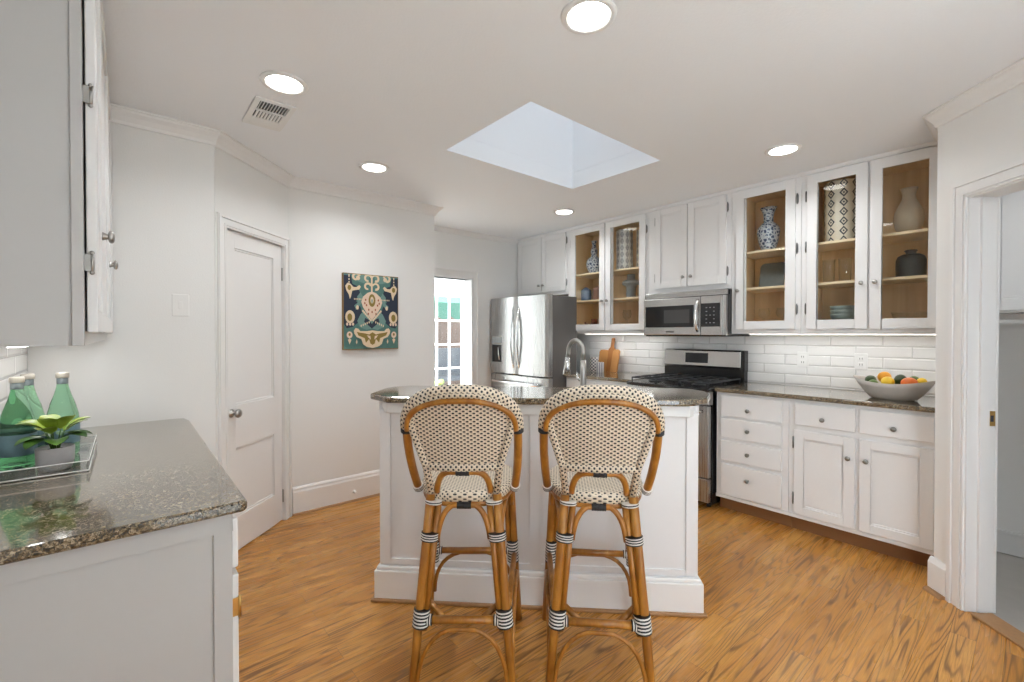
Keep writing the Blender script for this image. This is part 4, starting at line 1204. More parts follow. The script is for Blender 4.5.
door1 = struct(b.build('door_1', 'trim', bevel=.003))
kb = FP @ Vector((.135, .848, -.010)); dn = (FP.to_3x3() @ Vector((0, 0, 1)))
b = MB(); b.tube([kb, kb + dn * .004, kb + dn * .006, kb + dn * .030], [.026, .025, .009, .009], 16)
b.tube([kb + dn * z for z in (.028, .034, .046, .056, .060)], [.012, .022, .027, .020, .006], 16); b.build('door_knob', 'nickel', door1)
for z in (1.735, .175):
    b = MB(FP); b.box(.646, .652, z - .045, z + .045, -.030, -.006); b.cyl((.649, z - .045, -.004), (.649, z + .045, -.004), .005, 8); b.build('hinge', 'nickel', door1)
b = MB(FP); b.box(.0825, .0848, .80, .89, -.040, -.011); b.build('latch_plate', 'dark_gap', door1)
# french door
FD = frame((0, 5.5, 0), (1, 0, 0))
b = MB(FD); D0, D1 = 2.935, 3.892
g0, g1 = 3.11, 3.735
b.box(D0, g0, .01, 1.94, -.04, 0); b.box(g1, D1, .01, 1.94, -.04, 0); b.box(g0, g1, 1.845, 1.94, -.04, 0); b.box(g0, g1, .01, .14, -.04, 0)
for k in range(1, 5): zz_ = 1.845 - .341 * k; b.box(g0, g1, zz_ - .012, zz_ + .012, -.035, -.005)
for k in range(1, 3): xx = g1 - .208 * k; b.box(xx - .012, xx + .012, .14, 1.845, -.035, -.005)
door2 = struct(b.build('door_2', 'trim', bevel=.003))
b = MB(FD); b.box(g0, g1, .14, 1.845, -.022, -.018); b.build('pane', 'pane', door2)
for z, r in ((1.08, .018), (.92, .022)):
    b = MB(FD); b.F = None; p = FD @ Vector((3.815, z, 0)); b.tube([p, p + Vector((0, -.006, 0)), p + Vector((0, -.01, 0)), p + Vector((0, -.05, 0))], [r * 1.2, r * 1.15, r, r * .85], 14); b.build('door_knob', 'nickel', door2)
def fr_tr(b):
    casing(b, 2.93, 3.90, 1.955, .05, t=.014); 
mk('trim_french_door', lambda b: (b.box(2.93, 3.90, 1.943, 1.956, -.08, .01), b.box(3.893, 3.906, 0, 1.956, -.08, .01)), 'trim', .002, F=FD)

# outside: patio, fence, awning
mk('floor_patio', lambda b: b.box(1, 9, 5.62, 12, -.12, -.03), 'patio')
b = MB()
for k in range(40): b.box(2.0 + .16 * k, 2.152 + .16 * k, 9.0, 9.03, -.03, 2.3 + .01 * (k % 3))
for z in (.4, 1.2, 2.0): b.box(2.0, 8.4, 9.03, 9.07, z, z + .09)
tag(origin(b.build('garden_fence', 'fence'), (5.2, 9, 0)), 'brown board fence seen through the glazed back door', 'fence')
t = thing('patio_awning', 'green scalloped awning seen through the top panes of the glazed back door', 'awning', (4.2, 6.6, 1.65))
b = MB()
b.add([(3.0, 6.9, 1.86), (5.6, 6.9, 1.86), (5.6, 8.3, 2.5), (3.0, 8.3, 2.5), (3.0, 6.9, 1.875), (5.6, 6.9, 1.875), (5.6, 8.3, 2.515), (3.0, 8.3, 2.515)], [(0, 1, 2, 3), (7, 6, 5, 4), (0, 4, 5, 1), (1, 5, 6, 2), (2, 6, 7, 3), (3, 7, 4, 0)])
b.build('canopy', 'awning', t)
b = MB(); ns = 9; w = 2.6 / ns
poly = [(3.0, 1.875)]
for k in range(ns):
    poly += [(3.0 + w * k + w * i / 6, 1.63 - .06 * sin(pi * i / 6)) for i in range(7)]
poly += [(5.6, 1.875)]
n = len(poly)
b.add([(x, 6.89, z) for x, z in poly] + [(x, 6.90, z) for x, z in poly], [tuple(range(n)), tuple(range(n, 2 * n))[::-1]] + [(i, (i + 1) % n, n + (i + 1) % n, n + i) for i in range(n)])
b.build('valance', 'awning', t)
for x in (3.05, 5.55): MB().cyl((x, 6.93, -.03), (x, 6.93, 1.86), .03, 12).build('post', 'trim', t)
t = thing('garden_bench', 'grey garden bench out on the patio behind the glazed door', 'bench', (4.6, 7.6, 0))
b = MB(); b.box(3.9, 5.6, 7.4, 7.9, .40, .46); b.build('seat', 'greygarden', t, .01)
b = MB(); b.box(3.9, 5.6, 7.86, 7.92, .46, 1.02); b.build('backrest', 'greygarden', t, .01)
for x in (3.95, 5.5):
    b = MB(); b.box(x, x + .06, 7.42, 7.9, -.03, .40); b.build('leg', 'greygarden', t, .01)
b = MB()
for k in range(60):
    a, r_ = random.uniform(0, 2 * pi), random.uniform(0, .22); z = random.uniform(.02, .52)
    b.ball((3.85 + r_ * cos(a), 6.35 + r_ * sin(a), z), .06, 6, sc3=(1, 1, .7))
tag(origin(b.build('garden_bush', 'bush'), (3.85, 6.35, -.03)), 'yellow-green bush at the foot of the glazed back door', 'plant')

# ------------------------------------------------------------------ painting
FA = frame((1.266, PY, 1.193), (1, 0, 0))
PW, PH = .459, .597
art = thing('painting', 'canvas with a cream, teal and navy ikat pattern on the wall', 'painting', (1.495, PY, 1.193))
b = MB(FA); b.box(0, PW, 0, PH, .001, .030); b.build('stretcher_frame', 'canvas_edge', art, .002)
b = MB(FA); LAY = [.0302]
def P2(pts, mi):
    LAY[0] += .00012; c = LAY[0]
    vs = [(min(.992, max(.008, s)) * PW, min(.992, max(.008, t_)) * PH, c) for s, t_ in pts]
    b.add(vs, [tuple(range(len(vs)))], mi)
def mir(pts): return [(1.0 - s, t_) for s, t_ in pts][::-1]
def both(pts, mi): P2(pts, mi); P2(mir(pts), mi)
def ell(cx, cy, rx, ry, n=18, a0=0): return [(cx + rx * cos(2 * pi * i / n + a0), cy + ry * sin(2 * pi * i / n + a0)) for i in range(n)]
def ribbon(pts, w, mi):
    """one brush stroke of constant width, tapering at its inner end"""
    n = len(pts); LAY[0] += .00012; c = LAY[0]; vs = []
    for i in range(n):
        (x0, y0), (x1, y1) = pts[max(0, i - 1)], pts[min(n - 1, i + 1)]; dx, dy = (x1 - x0) * PW, (y1 - y0) * PH; l = math.hypot(dx, dy) or 1
        ww = w * (1 - .35 * i / n); x, y = pts[i][0] * PW, pts[i][1] * PH
        for sg in (1, -1):
            vs.append((min(PW * .992, max(PW * .008, x - dy / l * ww * sg)), min(PH * .992, max(PH * .008, y + dx / l * ww * sg)), c))
    b.add(vs, [(2 * i, 2 * i + 1, 2 * i + 3, 2 * i + 2) for i in range(n - 1)], mi)
NAVY, TEAL, TL, CR, PE, GO, RE = range(7)
P2([(0.01, .01), (.99, .01), (.99, .99), (.01, .99)], TEAL)
both([(.01, .97), (.13, .97), (.16, .86), (.26, .83), (.30, .72), (.22, .64), (.30, .56), (.34, .45), (.26, .36), (.16, .30), (.06, .28), (.01, .34)], NAVY)
both([(.17, .99), (.46, .99), (.44, .93), (.36, .88), (.25, .90), (.19, .95)], TL)
both([(.24, .70), (.30, .76), (.34, .70), (.30, .60), (.22, .52), (.19, .58), (.25, .62)], TL)
both([(.30, .47), (.37, .52), (.44, .44), (.50, .40), (.50, .28), (.40, .26), (.28, .30), (.24, .38)], TL)
both([(.38, .42), (.44, .40), (.50, .34), (.50, .28), (.42, .33), (.36, .37)], NAVY)
def curl(cx, cy, r, a0, a1, k=1.0, n=12): return [(cx + r * (1 - .45 * i / n) * cos(a0 + (a1 - a0) * i / n), cy + k * .8 * r * (1 - .45 * i / n) * sin(a0 + (a1 - a0) * i / n)) for i in range(n + 1)]
P2([(.485, .76), (.515, .76), (.515, .97), (.485, .97)], CR)
for (cx, cy, r, w) in ((.43, .945, .07, .010), (.425, .835, .065, .010), (.22, .955, .07, .011)):
    c_ = curl(cx, cy, r, 0.1 * pi, 1.6 * pi); ribbon(c_, w, CR); ribbon(mir(c_), w, CR)
both(ell(.255, .945, .035, .03), CR)
# medallion with a comb of points
med = [(.5, .775), (.58, .755), (.66, .70), (.69, .63), (.66, .56), (.60, .49), (.55, .44), (.5, .395), (.45, .44), (.40, .49), (.34, .56), (.31, .63), (.34, .70), (.42, .755)]
P2(med, PE)
for i in range(7):
    f = i / 6; x, y = .36 + (.5 - .36) * f, .53 - .12 * f
    both(ell(x - .022, y - .018, .018, .016, 8), CR)
P2(ell(.5, .655, .062, .085, 20), GO); P2(ell(.5, .66, .030, .045, 16), CR); P2(ell(.5, .648, .012, .03, 12), TL)
for (x, y) in ((.385, .66), (.40, .59), (.44, .53), (.37, .615), (.5, .50), (.43, .475)): both(ell(x, y, .013, .016, 8), RE)
for i in range(6): both([(.18 + .028 * i, .655), (.195 + .028 * i, .655), (.195 + .028 * i, .675), (.18 + .028 * i, .675)], CR)
# side flowers
both([(.03, .83), (.07, .87), (.12, .86), (.17, .82), (.22, .82), (.27, .85), (.30, .83), (.27, .79), (.20, .78), (.15, .77), (.13, .70), (.11, .66), (.09, .72), (.05, .77)], CR)
both(ell(.10, .81, .032, .035, 10), GO)
both([(.085, .87), (.105, .87), (.105, .98), (.085, .98)], CR)
for y in (.90, .94): both(ell(.095, y, .016, .010, 6), NAVY)
both(ell(.11, .43, .082, .085, 18), CR); both(ell(.105, .425, .042, .05, 12), GO)
for dx in (-.05, 0, .05): both(ell(.11 + dx, .335, .02, .022, 8), PE)
both(ell(.235, .555, .025, .03, 10), CR)
both(ell(.10, .195, .05, .045, 12), PE); both(ell(.10, .20, .02, .02, 8), GO); both([(.07, .13), (.10, .15), (.13, .13), (.10, .07)], CR)
both([(.205, .10), (.22, .14), (.235, .10), (.22, .07)], CR)
for i in range(5): both(ell(.30 + .035 * i, .315 + .012 * i, .011, .018, 6), CR)
# lower boat-shaped figure
boat = [(.20, .285), (.25, .275), (.28, .245), (.40, .245), (.5, .255), (.5, .02), (.40, .035), (.33, .07), (.30, .14), (.22, .165), (.18, .21), (.17, .25)]
both(boat, CR)
both([(.22, .235), (.27, .225), (.36, .215), (.44, .20), (.5, .23), (.5, .06), (.46, .08), (.44, .14), (.38, .09), (.36, .15), (.30, .17), (.25, .185)], GO)
both([(.40, .19), (.46, .18), (.47, .13), (.43, .155)], PE)
both([(.37, .045), (.44, .04), (.42, .075)], CR)
b.build('canvas', ['navy', 'teal', 'teal_l', 'cream_p', 'peach_p', 'gold_p', 'red_p'], art, weld=False)

# ------------------------------------------------------------------ ceiling lamps and vent
def lamp0(loc, label):
    t = thing('recessed_light', label, 'light', (loc[0], loc[1], CEIL), 0, 'recessed ceiling lights')
    c = (loc[0], loc[1], 0)
    MB().lathe([(.074, CEIL - .001), (.098, CEIL - .001), (.096, CEIL - .006), (.080, CEIL - .010), (.074, CEIL - .007), (.074, CEIL - .001)], c, 36).build('trim_ring', 'white_plastic', t)
    MB().lathe([(.001, CEIL - .0035), (.040, CEIL - .0035), (.073, CEIL - .003), (.073, CEIL - .001), (.001, CEIL - .001)], c, 36).build('lens', 'lens', t)
    ld = bpy.data.lights.new('downlight', 'AREA'); ld.shape = 'DISK'; ld.size = .13; ld.energy = LAMP_W; ld.spread = radians(150); ld.color = LAMP_COL
    lo = bpy.data.objects.new('downlight', ld); C.objects.link(lo); lo.parent = t; lo.location = (0, 0, -.012)
    return t
l0 = lamp0((1.243, 1.040), 'round recessed ceiling light nearest the camera, above the bar stools')
for loc, lab in (((.543, 2.203), 'round recessed ceiling light beside the square air vent'),
                 ((1.273, 2.919), 'round recessed ceiling light over the painting wall'),
                 ((3.062, 2.846), 'round recessed ceiling light nearest the refrigerator'),
                 ((3.045, 1.025), 'round recessed ceiling light in front of the right glass cabinets'),
                 ((3.40, -.45), 'added recessed ceiling light, out of view, lighting the laundry room')):  # laundry lamp is unseen, added to brighten that room
    dup(l0, (loc[0], loc[1], CEIL), None, lab)
va = math.atan2(2.395 - 2.422, .643 - .461)
t = thing('air_vent', 'square white ceiling air vent beside the pantry corner', 'vent', (.56, 2.565, CEIL), 0)
VX0, VX1, VY0, VY1 = .468, .650, 2.40, 2.735; z = CEIL
b = MB(); f = .026
b.box(VX0, VX1, VY0, VY0 + f, z - .008, z - .001); b.box(VX0, VX1, VY1 - f, VY1, z - .008, z - .001); b.box(VX0, VX0 + f, VY0 + f, VY1 - f, z - .008, z - .001); b.box(VX1 - f, VX1, VY0 + f, VY1 - f, z - .008, z - .001)
b.build('frame', 'white_plastic', t, .002)
b = MB(); b.box(VX0 + f, VX1 - f, VY0 + f, VY1 - f, z - .002, z - .001); b.build('duct', 'slot', t)
span = VY1 - VY0 - 2 * f
for k in range(10):          # crosswise fins in the third nearest the camera
    x = VX0 + f + .006 + .0132 * k
    b = MB(); b.box(x - .0012, x + .0012, VY0 + f, VY0 + f + span * .36, z - .008, z - .002); b.build('fin', 'white_plastic', t)
b = MB(); b.box(VX0 + f, VX1 - f, VY0 + f + span * .36, VY0 + f + span * .40, z - .0085, z - .002); b.build('divider', 'white_plastic', t)
for k in range(9):
    x = VX0 + f + .012 + .0145 * k
    b = MB(); b.box(x - .0046, x + .0046, VY0 + f + span * .40, VY0 + f + span * .72, z - .008, z - .002); b.build('louver', 'white_plastic', t)
b = MB(); b.box(VX0 + f, VX1 - f, VY0 + f + span * .72, VY1 - f, z - .0075, z - .002); b.build('divider', 'white_plastic', t)

# ------------------------------------------------------------------ wall plates
def outlet(y, label):
    x = BX - .010
    t = thing('electrical_outlet', label, 'outlet', (x, y, 1.12), 0, 'outlets on the backsplash')
    b = MB(); b.box(x - .006, x - .0003, y - .038, y + .038, 1.062, 1.178); b.build('cover_plate', 'white_plastic', t, .003)
    for dz in (-.021, .021):
        b = MB(); b.box(x - .009, x - .006, y - .017, y + .017, 1.12 + dz - .015, 1.12 + dz + .015); r = b.build('receptacle', 'white_plastic', t, .004)
        for dy in (-.007, .007):
            b = MB(); b.box(x - .0096, x - .009, y + dy - .0015, y + dy + .0015, 1.12 + dz - .006, 1.12 + dz + .007); b.build('slot', 'slot', r)
outlet(1.186, 'white electrical outlet on the tile nearer the range')
outlet(.823, 'white electrical outlet on the tile above the fruit bowl')
t = thing('light_switch', 'white light switch plate on the wall left of the pantry door', 'switch', (.22, 3.0, 1.46))
b = MB(); b.box(.183, .258, 2.993, 2.9997, 1.413, 1.530); b.build('cover_plate', 'wall', t, .003)
b = MB(); b.box(.212, .229, 2.991, 2.993, 1.452, 1.490); b.build('rocker', 'wall', t, .002)
b = MB(); p = Vector((1.352, PY - .016, .075)); b.tube([p, p + Vector((0, -.004, 0)), p + Vector((0, -.006, 0)), p + Vector((0, -.030, 0)), p + Vector((0, -.031, 0)), p + Vector((0, -.042, 0))], [.014, .013, .006, .006, .010, .009], 14)
tag(origin(b.build('door_stop', 'white_plastic'), p), 'small white door stop on the baseboard below the painting', 'door stop')
def strike():
    b = MB(FRt); b.box(.1805, .183, .935, 1.005, -.075, -.025); b.box(.1945, .1965, .0, .001, -.08, -.07)
t = thing('strike_plate', 'brass latch plate on the right doorway jamb', 'latch', rwp(.181, -.06, .905))
b = MB(FRt); b.box(.1805, .1835, .885, .955, -.118, -.088); b.build('plate', 'brass', t, .001)
b = MB(FRt); b.box(.1835, .1842, .905, .935, -.110, -.096); b.build('latch_hole', 'slot', t)

# ------------------------------------------------------------------ laundry cabinet
t = thing('wall_cabinet', 'white wall cabinet in the laundry room beyond the right doorway', 'cabinet', (3.85, -.3, 1.44))
b = MB(); b.box(3.69, 4.009, -.9, .236, 1.435, 2.38); b.build('body', 'cab', t, .002)
for y0, y1 in ((-.36, .215), (-.88, -.37)):
    b = MB(); shaker_x(b, 3.67, y0, y1, 1.445, 2.37, fr=.07); b.build('door', 'cab', t, .006)
b = MB(); b.box(3.70, 3.73, -.9, .236, 1.375, 1.395); 
tag(origin(b.build('shelf_rail', 'trim', bevel=.003), (3.715, -.3, 1.375)), 'slim white rail under the laundry wall cabinet', 'rail')

# ------------------------------------------------------------------ fruit bowl
BC = Vector((3.58, .585, .917))
rot = radians(-8)
t = thing('fruit_bowl', 'long weathered grey bowl of citrus and greens on the right worktop', 'bowl', BC, radians(90) + rot)
WB = WM[t.name]
def bowl(hl, hw_, z0, wall):
    vs = []; fs = []
    prof = [(.02, .0), (.46, 0.0), (.56, .006), (.72, .040), (.87, .078), (1.0, .112)]
    inner = [(.955, .110), (.82, .078), (.66, .040), (.50, .018), (.02, .015)]
    n = 40; rows = prof + inner
    for (r, z) in rows:
        for j in range(n):
            a = 2 * pi * j / n
            ex = 1.0
            x = hl * r * cos(a); y = hw_ * (r ** .8) * sin(a)
            lift = .020 * (cos(a) ** 2) * (z / .112) ** 2 - .010 * (sin(a) ** 2) * (z / .112) ** 2
            vs.append(WB @ Vector((x, y, z + lift)))
    for i in range(len(rows) - 1):
        for j in range(n): fs.append((i * n + j, i * n + (j + 1) % n, (i + 1) * n + (j + 1) % n, (i + 1) * n + j))
    return vs, fs
b = MB(); vs, fs = bowl(.205, .125, 0, .01); b.add(vs, fs, 0, True); b.build('vessel', 'cement', t)
def fruit(name, label, cat, mat, lx, ly, z, r, s3=(1, 1, 1), rz=0, group='fruit in the bowl'):
    p = WB @ Vector((lx, ly, z))
    b = MB(); b.ball((0, 0, 0), r, 16, 0, s3, Matrix.Rotation(rz, 3, 'Z'))
    o = b.build(name, mat); o.location = p
    return tag(o, label, cat, group)
# local +x runs towards +y (left in the picture), local +y towards -x (the camera side)
fruit('avocado', 'dark green avocado at the left end of the fruit bowl', 'fruit', 'green_f', .115, -.005, .108, .030, (1.5, 1, 1))
fruit('orange', 'bright orange on top at the left of the bowl, highest fruit', 'fruit', 'orange', .052, -.03, .128, .036)
fruit('lemon', 'yellow-orange lemon at the front middle of the bowl', 'fruit', 'yellow', .015, .035, .105, .034, (1.25, 1, 1))
fruit('avocado', 'dark green avocado in the middle behind the yellow lemon', 'fruit', 'green_f', -.030, -.025, .115, .033, (1.1, 1, 1.15))
fruit('grapefruit', 'large red-orange grapefruit at the right of the bowl', 'fruit', 'red_orange', -.085, .022, .104, .041, (1.15, 1, .9))
fruit('lime', 'green lime behind the red-orange grapefruit', 'fruit', 'lime_f', -.085, -.055, .118, .028, (1.2, 1, 1))
fruit('lemon', 'small yellow lemon at the right end of the fruit bowl', 'fruit', 'yellow', -.135, -.005, .116, .025)
fruit('avocado', 'dark avocado low at the left, against the bowl rim', 'fruit', 'lime_f', .085, .045, .092, .026, (1.3, 1, .9))

# ------------------------------------------------------------------ crock and cutting boards by the range
def boardm(name, label, y0, y1, h, x, lean, mat, hole=False, handle=False, t_=.018):
    b = MB(); r = .02
    pts = [(y0, 0), (y1, 0), (y1, h - r), (y1 - r, h)]
    if handle:
        ym_ = (y0 + y1) / 2
        hh = h + .095
        pts += [(ym_ + .018, h + .005), (ym_ + .017, hh - .015)] + [(ym_ + .020 * cos(a), hh - .012 + .018 * sin(a)) for a in [pi * i / 8 for i in range(9)]] + [(ym_ - .017, hh - .015), (ym_ - .018, h + .005)]
    pts += [(y0 + r, h), (y0, h - r)]
    n = len(pts); zl = lambda z: x + lean * z / h
    vs = [(zl(z), y, .9175 + z) for y, z in pts] + [(zl(z) + t_, y, .9175 + z) for y, z in pts]
    b.add(vs, [tuple(range(n)), tuple(range(n, 2 * n))[::-1]] + [(i, (i + 1) % n, n + (i + 1) % n, n + i) for i in range(n)])
    o = b.build(name, mat, bevel=.004)
    return tag(origin(o, (x, (y0 + y1) / 2, .9175)), label, 'cutting board', 'cutting boards leaning on the tile')
boardm('cutting_board', 'wide pale cutting board at the back, leaning on the tile', 2.985, 3.135, .225, 3.905, .035, 'board')
boardm('cutting_board', 'brown cutting board with a looped handle, between two paler boards', 2.912, 2.995, .255, 3.868, .05, 'board_dark', handle=True)
boardm('cutting_board', 'narrow pale cutting board in front at the right, nearest the range', 2.832, 2.918, .235, 3.832, .06, 'board')
def crock(name, label, x, y, r, h, mat, cat='crock'):
    b = MB(); b.lathe([(.001, 0), (r * .96, 0), (r, .006), (r, h - .004), (r * .97, h), (r * .90, h - .002), (r * .90, .012), (.001, .010)], (0, 0, 0), 28)
    o = b.build(name, mat); o.location = (x, y, .9175); return tag(o, label, cat)
crock('utensil_crock', 'tall checked black and white crock beside the cutting boards', 3.76, 3.065, .048, .150, 'check')
crock('storage_jar', 'short striped jar in front of the cutting boards', 3.72, 2.955, .042, .105, 'stripe', 'jar')

# ------------------------------------------------------------------ things behind the cabinet glass
def pot(name, label, cat, prof, x, y, z, mat, n=28, sx=1, sy=1, group=None, rz=0, wob=None, sr=1, sz=1):
    prof = [(r * sr, q * sz) for r, q in prof]
    b = MB(); b.lathe(prof, (0, 0, 0), n, sx=sx, sy=sy, wob=wob)
    o = b.build(name, mat); o.location = (x, y, z + .0005); o.rotation_euler = (0, 0, rz)
    return tag(o, label, cat, group)
SH1, SH2, BT = 1.949, 1.672, UZ0 + .036
GA, GB = 1.946, 1.667
# beside the refrigerator
pot('vase', 'blue and white gourd-shaped vase behind glass, nearest the refrigerator', 'vase', [(.001, 0), (.040, 0), (.044, .01), (.070, .055), (.078, .09), (.066, .125), (.034, .150), (.026, .168), (.034, .190), (.034, .205), (.022, .228), (.018, .26), (.028, .285), (.024, .285), (.014, .25), (.001, .24)], 3.78, 3.083, GA, 'bluewhite', sr=1.12, sz=1.24)
pot('lidded_jar', 'blue lidded jar on the middle shelf nearest the refrigerator', 'jar', [(.001, 0), (.055, 0), (.058, .006), (.058, .108), (.060, .112), (.052, .122), (.020, .140), (.010, .146), (.001, .148)], 3.76, 3.175, GB, 'blue_cer', sr=.92)
pot('lidded_jar', 'rosy brown lidded jar beside the blue jar behind glass', 'jar', [(.001, 0), (.050, 0), (.053, .006), (.053, .112), (.055, .116), (.048, .126), (.018, .144), (.008, .150), (.001, .152)], 3.78, 3.035, GB, 'rose_cer', sr=.92)
t = thing('teapot', 'dark copper-red jug on the cabinet floor nearest the refrigerator', 'teapot', (3.79, 3.085, BT))
MB().lathe([(.001, 0), (.075, 0), (.085, .012), (.083, .03), (.055, .060), (.034, .075), (.030, .105), (.036, .118), (.001, .120)], (3.79, 3.085, BT + .0005), 28).build('body', 'copper_cer', t)
MB().tube(bez((3.79, 3.155, BT + .035), (3.79, 3.20, BT + .06), (3.79, 3.215, BT + .085), 8), [.014] * 5 + [.011] * 4, 10).build('spout', 'copper_cer', t)
pot('pattern_vase', 'tall cylinder vase with a grey lattice pattern beside the microwave cabinet', 'vase', [(.001, 0), (.082, 0), (.085, .006), (.085, .325), (.081, .330), (.078, .326), (.078, .01), (.001, .008)], 3.77, 2.690, GA, 'diamond2', 36, sr=.95, sz=1.20)
pot('pattern_vase', 'darker tall patterned cylinder behind the grey lattice vase', 'vase', [(.001, 0), (.055, 0), (.058, .006), (.058, .320), (.055, .325), (.052, .32), (.052, .01), (.001, .008)], 3.86, 2.545, GA, 'diamond', sz=1.2)
pot('candle_holder', 'grey stepped ceramic vase with a wide middle ring', 'vase', [(.001, 0), (.048, 0), (.050, .006), (.048, .085), (.060, .098), (.088, .108), (.092, .120), (.086, .132), (.056, .142), (.042, .150), (.042, .185), (.036, .19), (.034, .16), (.001, .15)], 3.78, 2.620, GB, 'grey_cer', sr=.95, sz=1.24)
def goblet(name, label, x, y, z, r=.038, h=.17, group=None):
    return pot(name, label, 'glass', [(.001, 0), (.034, 0), (.034, .003), (.006, .008), (.004, .02), (.004, h * .42), (.010, h * .46), (r * .85, h * .62), (r, h * .78), (r * .8, h), (r * .77, h), (r * .94, h * .78), (r * .8, h * .64), (.001, h * .49)], x, y, z, 'goblet', 24, group=group)
goblet('wine_glass', 'clear wine glass at the bottom of the glass cabinet left of the microwave', 3.78, 2.667, BT, .045, .20)
# right of the microwave
pot('vase', 'blue and white vase with a flared fluted neck, right of the microwave', 'vase', [(.001, 0), (.042, 0), (.046, .008), (.060, .04), (.074, .09), (.080, .125), (.074, .15), (.052, .172), (.034, .185), (.033, .215), (.040, .245), (.056, .275), (.050, .273), (.034, .24), (.026, .20), (.001, .18)], 3.78, 1.371, SH1, 'bluewhite', 36, sz=1.24, wob=lambda a, i: 1 + (.10 * cos(8 * a) if i in (11, 12) else 0))
def roundsq(y, z, w, h, x, th, lean, r=.03):
    pts = []
    for (cy, cz, a0) in ((w / 2 - r, r * .6, -pi / 2), (w / 2 - r, h - r, 0), (-w / 2 + r, h - r, pi / 2), (-w / 2 + r, r * .6, pi)):
        rr = r if a0 >= 0 and a0 < pi else r * .6
        pts += [(cy + rr * cos(a0 + pi / 2 * i / 5) + (r - rr) * (1 if cy > 0 else -1), cz + rr * sin(a0 + pi / 2 * i / 5)) for i in range(6)]
    n = len(pts); b = MB()
    vs = [(x + lean * q / h, y + p, z + q) for p, q in pts] + [(x + th + lean * q / h, y + p, z + q) for p, q in pts]
    b.add(vs, [tuple(range(n)), tuple(range(n, 2 * n))[::-1]] + [(i, (i + 1) % n, n + (i + 1) % n, n + i) for i in range(n)])
    return b
b = roundsq(1.362, SH2 + .001, .180, .200, 3.80, .022, .05)
tag(origin(b.build('serving_plate', 'slate_cer', bevel=.006), (3.80, 1.362, SH2 + .001)), 'slate grey square plate with rounded corners standing on the shelf', 'plate')
goblet('wine_glass', 'clear stemmed glass, left one of two right of the microwave', 3.77, 1.396, BT, .042, .16, 'stemmed glasses low in the cabinet')
goblet('wine_glass', 'clear stemmed glass, right one of two right of the microwave', 3.79, 1.275, BT, .042, .16, 'stemmed glasses low in the cabinet')
# rightmost pair
pot('pattern_vase', 'tall cream cylinder vase with navy diamonds, on the right-hand top shelf', 'vase', [(.001, 0), (.098, 0), (.101, .006), (.101, .345), (.097, .350), (.093, .346), (.093, .01), (.001, .008)], 3.78, .905, SH1, 'diamond', 36, sr=.95, sz=1.19)
for k, (y_, lab) in enumerate(((.970, 'clear tumbler under the navy diamond vase, left one'), (.875, 'clear tumbler under the navy diamond vase, right one'))):
    pot('tumbler', lab, 'glass', [(.001, 0), (.034, 0), (.037, .12), (.039, .165), (.037, .165), (.035, .12), (.032, .008), (.001, .006)], 3.76, y_, SH2, 'goblet', 24, group='tumblers on the middle shelf')
pl = None
for k in range(3):
    pot('dinner_plate', ['bottom sage dinner plate in the stack behind glass', 'middle sage dinner plate in the stack behind glass', 'top sage dinner plate in the stack behind glass'][k], 'plate',
        [(.001, 0), (.07, 0), (.10, .008), (.118, .014), (.118, .017), (.098, .012), (.07, .005), (.001, .004)], 3.785, .905, BT + .0125 * k, 'teal_cer', 32, group='stacked plates behind glass')
for k in range(3):
    pot('serving_bowl', ['lowest sage bowl stacked on the plates', 'middle sage bowl stacked on the plates', 'topmost sage bowl stacked on the plates'][k], 'bowl',
        [(.001, 0), (.048, 0), (.052, .004), (.072, .030), (.078, .058), (.075, .058), (.068, .032), (.048, .010), (.001, .008)], 3.785, .888, BT + .044 + .027 * k, 'teal_cer', 32, group='stacked bowls behind glass')
pot('jug', 'cream pottery vase with faint blue sprigs on the far right top shelf', 'vase', [(.001, 0), (.060, 0), (.066, .006), (.088, .04), (.098, .085), (.092, .13), (.068, .17), (.048, .20), (.042, .225), (.048, .25), (.058, .268), (.052, .266), (.036, .225), (.001, .2)], 3.78, .547, SH1, 'cream_cer', 32, sr=.77, sz=1.08)
t = thing('canister', 'charcoal ribbed lidded jar on the far right middle shelf', 'jar', (3.78, .535, SH2))
MB().lathe([(.001, 0), (.068, 0), (.073, .008), (.0745, .07), (.073, .112), (.064, .136), (.044, .148), (.001, .150)], (3.78, .535, SH2 + .0005), 48, wob=lambda a, i: 1 + .015 * cos(24 * a)).build('body', 'char_cer', t)
MB().lathe([(.001, .149), (.026, .150), (.024, .160), (.032, .172), (.026, .177), (.001, .178)], (3.78, .535, SH2 + .0005), 24, wob=lambda a, i: 1 + .06 * cos(8 * a)).build('lid_knob', 'char_cer', t)
pot('glass_bowl', 'clear glass bowl low in the far right cabinet', 'bowl', [(.001, 0), (.045, 0), (.05, .004), (.085, .05), (.10, .10), (.097, .10), (.082, .052), (.046, .012), (.001, .01)], 3.77, .53, BT, 'goblet', 28)

# ------------------------------------------------------------------ left counter: tray, bottles, plant
CT = .866
t = thing('serving_tray', 'clear acrylic tray holding bottles and a plant on the left counter', 'tray', (-.215, 2.28, CT))
x0, x1, y0, y1 = -.338, -.098, 2.032, 2.52; w = .006; h = .036
b = MB(); b.box(x0, x1, y0, y1, CT + .0005, CT + .006); b.build('base', 'acrylic', t)
for (a0, a1, c0, c1) in ((x0, x1, y0, y0 + w), (x0, x1, y1 - w, y1), (x0, x0 + w, y0 + w, y1 - w), (x1 - w, x1, y0 + w, y1 - w)):
    b = MB(); b.box(a0, a1, c0, c1, CT + .006, CT + h); b.build('side_wall', 'acrylic', t)
b = MB()
def rim(b, z, r=.0018): b.tube([(x0, y0, z), (x1, y0, z), (x1, y1, z), (x0, y1, z)], r, 6, closed=True)
rim(b, CT + .0048, .0022); rim(b, CT + h, .0016); b.build('polished_edge', 'white_plastic', t)
